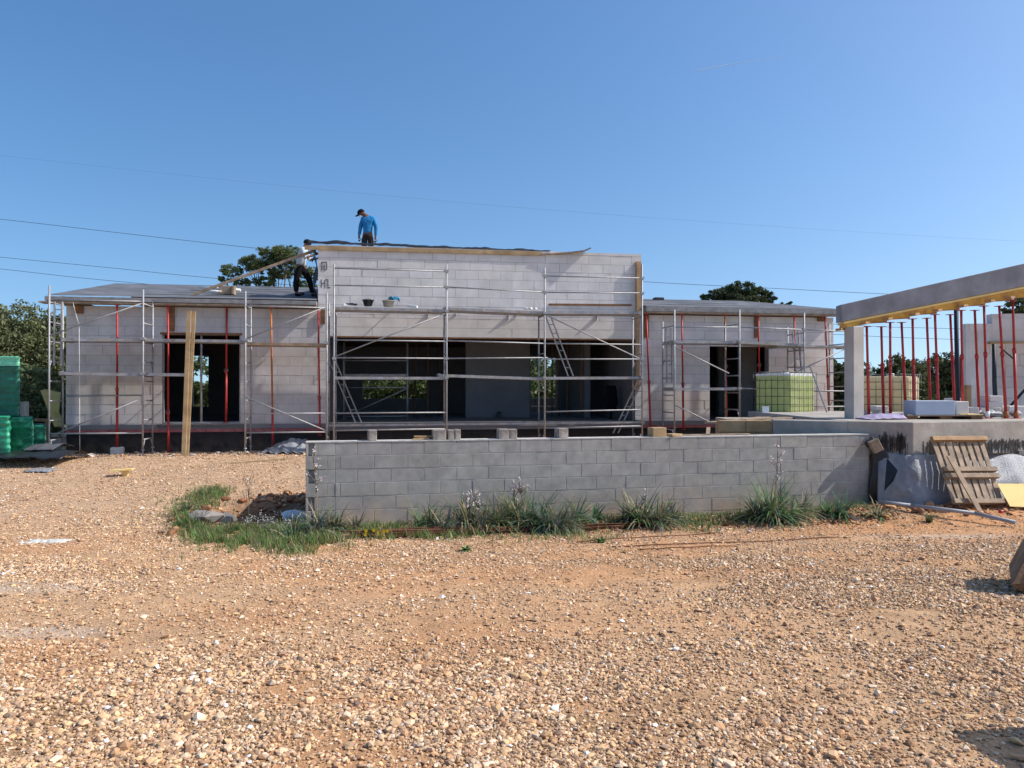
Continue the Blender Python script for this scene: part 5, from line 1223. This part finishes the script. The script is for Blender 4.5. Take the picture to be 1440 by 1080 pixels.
# bushes in the garden behind, seen through the windows
for px, Y, lab in ((283, 34, 'sunlit green bush seen through the left window'), (540, 36, 'sunlit green bush seen through the far window of the big opening'), (600, 37, 'green bush at the right edge of the far window'), (770, 37, 'green bush seen through the lit back doorway'), (1030, 36, 'green bush seen through the right doorway'), (1075, 38, 'bush seen through the narrow right window')):
    r_ = 1.6; tree('garden_bush', lab, tpx(px, Y), 3.2, [(0, 0, 1.9, r_, r_, 1.3), (.9, 0, 1.2, r_*.8, r_, 1.1), (-.9, 0, 1.2, r_*.8, r_, 1.1)], 5000, .10, (.075, .105, .035), 'bushes behind the house', .08, cat='bush')
# far woodland
n = 9000; ang = rng.uniform(-.95, .95, n); dist = rng.uniform(75, 95, n); hh = rng.random(n)**.7*(3.2+1.3*np.sin(ang*23)+.8*np.sin(ang*51))
c = np.stack([dist*np.sin(ang), dist*np.cos(ang), hh], 1)
wd_ = leafmesh('woodland', c, .5, np.array([[.045, .058, .026]])*rng.uniform(.6, 1.4, (n, 1)), None, aspect=.6); tag(wd_, kind='stuff')

# strap-leaved plants and grass
def blades(mb_v, mb_f, mb_c, base, n, ln, w_, spread, col, droop=1., seg=5):
    for i in range(n):
        a = random.uniform(0, 6.283); el = random.uniform(.25, 1.0)*spread; L_ = ln*random.uniform(.55, 1.15)
        d = Vector((math.cos(a)*math.sin(el), math.sin(a)*math.sin(el), math.cos(el))); side = Vector((-math.sin(a), math.cos(a), 0))
        if random.random() < .5: side = (side+Vector((0, 0, random.uniform(-.4, .4)))).normalized()
        p = Vector(base)+Vector((random.gauss(0, 1), random.gauss(0, 1), 0))*ln*.07; v = d*(L_/seg); o = len(mb_v); c = [x*random.uniform(.7, 1.35) for x in col]
        if random.random() < .13: c = [.40, .33, .19]
        for k in range(seg+1):
            ww = w_*(1-(k/seg)**1.7)*.5+.0006; mb_v += [tuple(p-side*ww), tuple(p+side*ww)]; mb_c += [c, c]
            p = p+v; v = (v+Vector((0, 0, -L_/seg*.20*droop*(.4+math.sin(el))))).normalized()*(L_/seg)
        mb_f += [(o+2*k, o+2*k+1, o+2*k+3, o+2*k+2) for k in range(seg)]
def plant(name, label, base, n, ln, w_, spread=1.15, col=(.085, .125, .075), cat='plant', group=None, stalk=None, droop=1.3):
    V, Fx, C = [], [], []; blades(V, Fx, C, base, n, ln, w_, spread, col, droop)
    t = thing(name, label, cat, base, group)
    npmesh('foliage', np.array(V), np.array(Fx), np.array(C), 'leaf', t)
    if stalk:
        top, tw = stalk; top = Vector(top); bs_ = Vector(base); d = top-bs_; sm = MB(); fl = MB(); m_ = bs_.lerp(top, .5)+Vector((.03, 0, 0)); sm.path([bs_, m_, top], .010, 5, r2=.005)
        for k in range(13):
            f_ = random.uniform(.45, .98); p = bs_.lerp(top, f_)+Vector((.015, 0, 0)); e = p+Vector((random.uniform(-1, 1)*tw*2.4*(1.15-f_), random.uniform(-.5, .5)*tw, random.uniform(.05, .16))); sm.tube(p, e, .005, 4, .003)
            for q in range(5):
                c = e.lerp(p, random.random()*.35)+Vector((random.gauss(0, .012), random.gauss(0, .012), random.gauss(0, .012)))
                for ax_ in range(2):
                    a = random.uniform(0, 6.28); s1 = Vector((math.cos(a), 0, math.sin(a)))*.016; s2 = Vector((-math.sin(a)*.5, .5, math.cos(a)*.5))*.012; fl.add([c-s1, c+s2, c+s1, c-s2], [(0, 1, 2, 3)])
        sm.build('stalk', 'stem', t); fl.build('flowers', 'pinkflower', t)
    return t
GA3 = 'asphodel plants along the grey wall'
AS = (.125, .18, .105)
def gnear(px, v=-.45, dz=0):
    s_ = GSx(px, v); p = G(s_, v, 0); return gp(p.x, p.y, dz)
for px, v, n, ln, lab, st in (
    (446, -.9, 110, .42, 'asphodel clump before the left end of the grey wall, with a tall flower stalk', (439, 632, -.35, .12)),
    (412, -1.1, 60, .30, 'low strap leaved clump left of the wall end', None),
    (590, -.35, 26, .42, 'thin grassy tuft standing against the wall right of the yellow flowers', None),
    (655, -.6, 110, .46, 'asphodel clump with a short pale flower stalk left of the wall centre', (655, 697, -.5, .10)),
    (625, -.8, 40, .30, 'small low clump at the left foot of the first wall asphodels', None),
    (700, -.6, 120, .46, 'dense asphodel clump at the middle of the wall', None),
    (738, -.7, 110, .46, 'asphodel clump with a branching pale flower stalk at the middle of the wall', (729, 678, -.5, .12)),
    (782, -.95, 170, .50, 'big dark asphodel clump standing furthest from the wall', None),
    (812, -.4, 60, .40, 'asphodel clump close to the wall right of the big dark one', None),
    (900, -.7, 70, .48, 'asphodel clump right of the wall centre, left of two', None),
    (925, -.75, 110, .48, 'asphodel clump right of the wall centre, right of two', None),
    (1085, -.75, 230, .62, 'largest asphodel clump near the right end of the wall, with a tall flower stalk', (1094, 618, -.5, .12)),
    (1125, -.6, 60, .36, 'low spreading clump right of the largest asphodel', None),
    (1182, -.75, 60, .42, 'sparse asphodel clump before the shaded right end of the wall', None),
    (608, -.5, 50, .34, 'loose thin clump between the thin tuft and the first flowering asphodel', None),
    (640, -.9, 60, .26, 'low sprawling clump in front of the first flowering asphodel', None),
    (678, -.8, 90, .40, 'drooping clump between the first two tall asphodels', (664, 690, -.6, .10)),
    (722, -.45, 80, .44, 'upright clump against the wall left of its middle', (722, 688, -.5, .10)),
    (757, -.6, 100, .44, 'dense clump between the wall middle and the big dark asphodel', None),
    (765, -.95, 80, .34, 'sprawling clump touching the left side of the big dark asphodel', None),
    (800, -.8, 80, .40, 'leaning clump touching the right side of the big dark asphodel', None),
    (838, -.4, 50, .26, 'low bright clump where the continuous row of plants ends', None),
    (888, -.55, 50, .44, 'tall thin clump at the left of the pair right of the wall centre', (906, 700, -.5, .08)),
    (945, -.55, 60, .38, 'low clump at the right of the pair right of the wall centre', None),
    (1062, -.6, 80, .40, 'smaller clump touching the left side of the largest asphodel', None),
    (1110, -.85, 70, .36, 'drooping clump touching the right side of the largest asphodel', None),
    (1165, -.6, 50, .32, 'low clump left of the sparse asphodel before the shaded wall end', None),
    (470, -.7, 90, .34, 'sprawling clump right of the tall flower stalk at the wall end', None),
    (500, -.5, 50, .24, 'low clump left of the yellow daisies', None),
    (1233, -.9, 34, .30, 'flat small clump on the soil heap right of the wall end', None)):
    bs_ = gnear(px, v); stalk = None
    if st: q = GP(st[0], st[1], st[2]); stalk = (q, st[3])
    plant('asphodel', lab, bs_, int(n*1.4), ln*random.uniform(1.2, 1.5), random.uniform(.02, .032), random.uniform(1.1, 1.35), tuple(c_*random.uniform(.8, 1.2) for c_ in AS), group=GA3, stalk=stalk)
plant('weed_tuft', 'fine green tuft behind the grey pipe before the pallet', gpx(1306, 735), 90, .20, .008, .8, (.06, .10, .035))
plant('weed_tuft', 'green asphodel tuft at the left rim of the pit', gpx(262, 722), 150, .26, .014, 1.0, (.07, .105, .045))
plant('weed_tuft', 'broad green tuft at the upper rim of the pit', gpx(290, 700), 110, .22, .014, 1.1, (.07, .11, .04))
plant('weed_tuft', 'bright leafy weed in front of the middle of the wall', gpx(655, 775), 60, .10, .03, 1.3, (.07, .17, .03))
plant('weed_tuft', 'bright leafy weed right of the big dark asphodel clump', gpx(845, 763), 60, .12, .03, 1.2, (.07, .17, .03))
plant('weed_tuft', 'tiny brown weed on the bare soil right of the wall centre', gpx(877, 778), 20, .06, .008, 1.3, (.12, .10, .04))
def drystem(px0, py0, h_, lab):
    b_ = gpx(px0, py0); sm = MB(); p = b_; t = None
    for k in range(4): sm.path([b_, b_+Vector((.02*k-.03, 0, h_*.5)), b_+Vector((.05*k-.08, .02*k, h_*(.7+.1*k)))], .004, 4, r2=.002)
    for k in range(14): q = b_+Vector((random.uniform(-.12, .12), random.uniform(-.05, .05), h_*random.uniform(.4, 1))); sm.tube(q, q+Vector((random.uniform(-.04, .04), 0, .05)), .004, 4)
    tag(sm.build('dry_stem', 'stem'), lab, 'dry plant', 'dry stems round the pit')
drystem(350, 700, .45, 'thin dry stem behind the upper rim of the pit'); drystem(280, 745, .3, 'leaning dry stem at the left rim of the pit'); drystem(348, 742, .75, 'tall dry stem in front of the shaded pit')
# grass strips
V, Fx, C = [], [], []
def grass(n, fn, ln, col):
    for i in range(n):
        p = fn(); blades(V, Fx, C, p, 3, ln*random.uniform(.6, 1.3), .007, .8, col, .7, 3)
def patch(n, pts, ln, cols):
    for i in range(n):
        px, py, sx, sy = random.choice(pts); q = gpx(px+random.gauss(0, sx), py+random.gauss(0, sy))
        k = .5+.9*noise.noise(Vector((q.x*3, q.y*3, 0))+Vector((5, 5, 5)))
        if k < .35: continue
        grass(1, lambda: q, ln*(.6+.7*k), random.choice(cols))
GCOL = [(.13, .24, .05), (.10, .19, .04), (.17, .25, .08), (.11, .16, .06), (.28, .24, .12), (.07, .12, .03)]
patch(1500, [(262, 722, 12, 9), (285, 705, 14, 6), (305, 695, 12, 4), (270, 740, 14, 6), (300, 748, 14, 5)], .15, GCOL)
patch(4200, [(300, 757, 22, 5), (345, 762, 20, 6), (390, 765, 22, 6), (425, 765, 18, 7), (330, 752, 20, 4), (380, 752, 20, 4), (415, 748, 12, 6)], .13, GCOL)
patch(900, [(520, 755, 30, 3), (590, 755, 30, 3), (470, 762, 15, 5)], .14, GCOL)
patch(900, [(300, 740, 45, 16), (380, 765, 60, 10), (255, 715, 14, 14)], .09, GCOL)
patch(420, [(600, 753, 30, 3), (660, 757, 30, 4), (720, 757, 30, 5), (780, 757, 30, 5), (840, 757, 20, 4), (990, 748, 25, 3)], .14, GCOL)
def gl2(): s_ = random.uniform(-.1, 9.0); p = G(s_, -.18-abs(random.gauss(0, .22)), 0); return gp(p.x, p.y)
grass(1800, gl2, .10, (.13, .20, .06))
def gl3(): s_ = random.choice([random.gauss(1.3, .5), random.gauss(3.6, .8), random.gauss(5.6, .5)]); p = G(s_, -.5-random.random()*.35, 0); return gp(p.x, p.y)
grass(1300, gl3, .10, (.065, .14, .03))
tag(npmesh('grass', np.array(V), np.array(Fx), np.array(C), 'leaf'), kind='stuff')
# small white flower heads left of the wall end, yellow daisies
wt = thing('white_weeds', 'patch of thin weeds with tiny whitish heads between pit and grass', 'wildflowers', gpx(388, 747))
fl = MB(); st = MB()
for i in range(90):
    p = gpx(random.uniform(345, 428), random.uniform(741, 754)); h_ = random.uniform(.10, .26); q = p+Vector((random.uniform(-.05, .05), 0, h_)); st.path([p, p.lerp(q, .5)+Vector((.01, 0, 0)), q], .0016, 3)
    for k in range(3): fl.rbox(q+Vector((random.uniform(-.015, .015), 0, -random.random()*.05)), random.random()*3, .005, .005, .004)
st.build('stems', 'leafstem', wt)['kind'] = 'stuff'; fl.build('heads', 'pinkflower', wt)['kind'] = 'stuff'
GD = 'yellow daisies before the grey wall'
for i, (px, py) in enumerate(((515, 749), (514, 754), (526, 748), (530, 755), (532, 751), (540, 750), (539, 754), (540, 757), (545, 749), (551, 762), (552, 766))):
    q = GP(px, py-3, -1.15); g_ = gz(q.x, q.y); t = thing('yellow_daisy', 'yellow daisy among the grass at the foot of the grey wall', 'flower', Vector((q.x, q.y, g_)), GD)
    MB().tube(Vector((q.x, q.y, g_)), q, .003, 4).build('stalk', 'stem', t)
    mb = MB(); n = 9
    for k in range(n):
        a = k*6.283/n; d = Vector((math.cos(a), -.35*abs(math.sin(a)), math.sin(a))); s1 = Vector((-math.sin(a), 0, math.cos(a)))*.010; mb.add([q, q+d*.014-s1, q+d*.027, q+d*.014+s1], [(0, 1, 2, 3)])
    mb.build('petals', 'flower', t)

# ------------------------------------------------------------------ power lines and contrail
def wirething(lab, pts, Y, r_):
    P_ = [W(a, b_, Y) for a, b_ in pts]; out = []
    for i in range(len(P_)-1):
        p0 = P_[max(i-1, 0)]; p1 = P_[i]; p2 = P_[i+1]; p3 = P_[min(i+2, len(P_)-1)]
        for k in range(10):
            t = k/10; out.append(.5*((2*p1)+(p2-p0)*t+(2*p0-5*p1+4*p2-p3)*t*t+(3*p1-p0-3*p2+p3)*t**3))
    out.append(P_[-1]); mb = MB(); mb.path(out, r_, 5); tag(mb.build('power_line', 'wire'), lab, 'power line', 'power lines behind the house')
wirething('upper dark cable passing behind the pine and the raised front', [(-120, 297), (0, 308), (200, 331), (380, 351), (640, 377), (905, 396), (1100, 406), (1250, 413.5), (1600, 428)], 70, .020)
wirething('middle cable reaching the left roof just left of the pine', [(-120, 350), (0, 361.5), (160, 377), (300, 391), (640, 420), (1000, 444), (1210, 458), (1335, 462), (1600, 470)], 70, .019)
wirething('lowest cable ending behind the left roof', [(-120, 366), (0, 378), (180, 397), (640, 436), (1000, 460), (1210, 472), (1335, 477), (1600, 486)], 70, .019)
wirething('very thin faint cable crossing the sky high above the roofs', [(-120, 205), (0, 218), (200, 240), (430, 264), (700, 289), (1000, 312), (1340, 334), (1600, 346)], 70, .0045)
cm = bpy.data.materials.new('contrail vapour'); cm.use_nodes = True; N = cm.node_tree.nodes; Lk = cm.node_tree.links
b_ = N['Principled BSDF']; b_.inputs['Base Color'].default_value = (.9, .9, .9, 1); b_.inputs['Roughness'].default_value = 1
at = N.new('ShaderNodeAttribute'); at.attribute_name = 'Col'; Lk.new(at.outputs['Fac'], b_.inputs['Alpha'])
mb = MB(); n = 20
for i in range(n):
    f0, f1 = i/n, (i+1)/n; y_ = lambda f: 98.5-24*f+2*f*f
    al = .55*(1-f0)**2.2+.04; w0 = .5+1.1*f0
    p0, p1 = W(977+135*f0, y_(f0), 4000), W(977+135*f1, y_(f1), 4000); mb.tube(p0, p1, 3.0*w0, 6, 3.0*w0, (al, al, al), cap=False)
tag(mb.build('contrail', cm), 'faint white aircraft trail in the upper right of the sky', 'contrail')
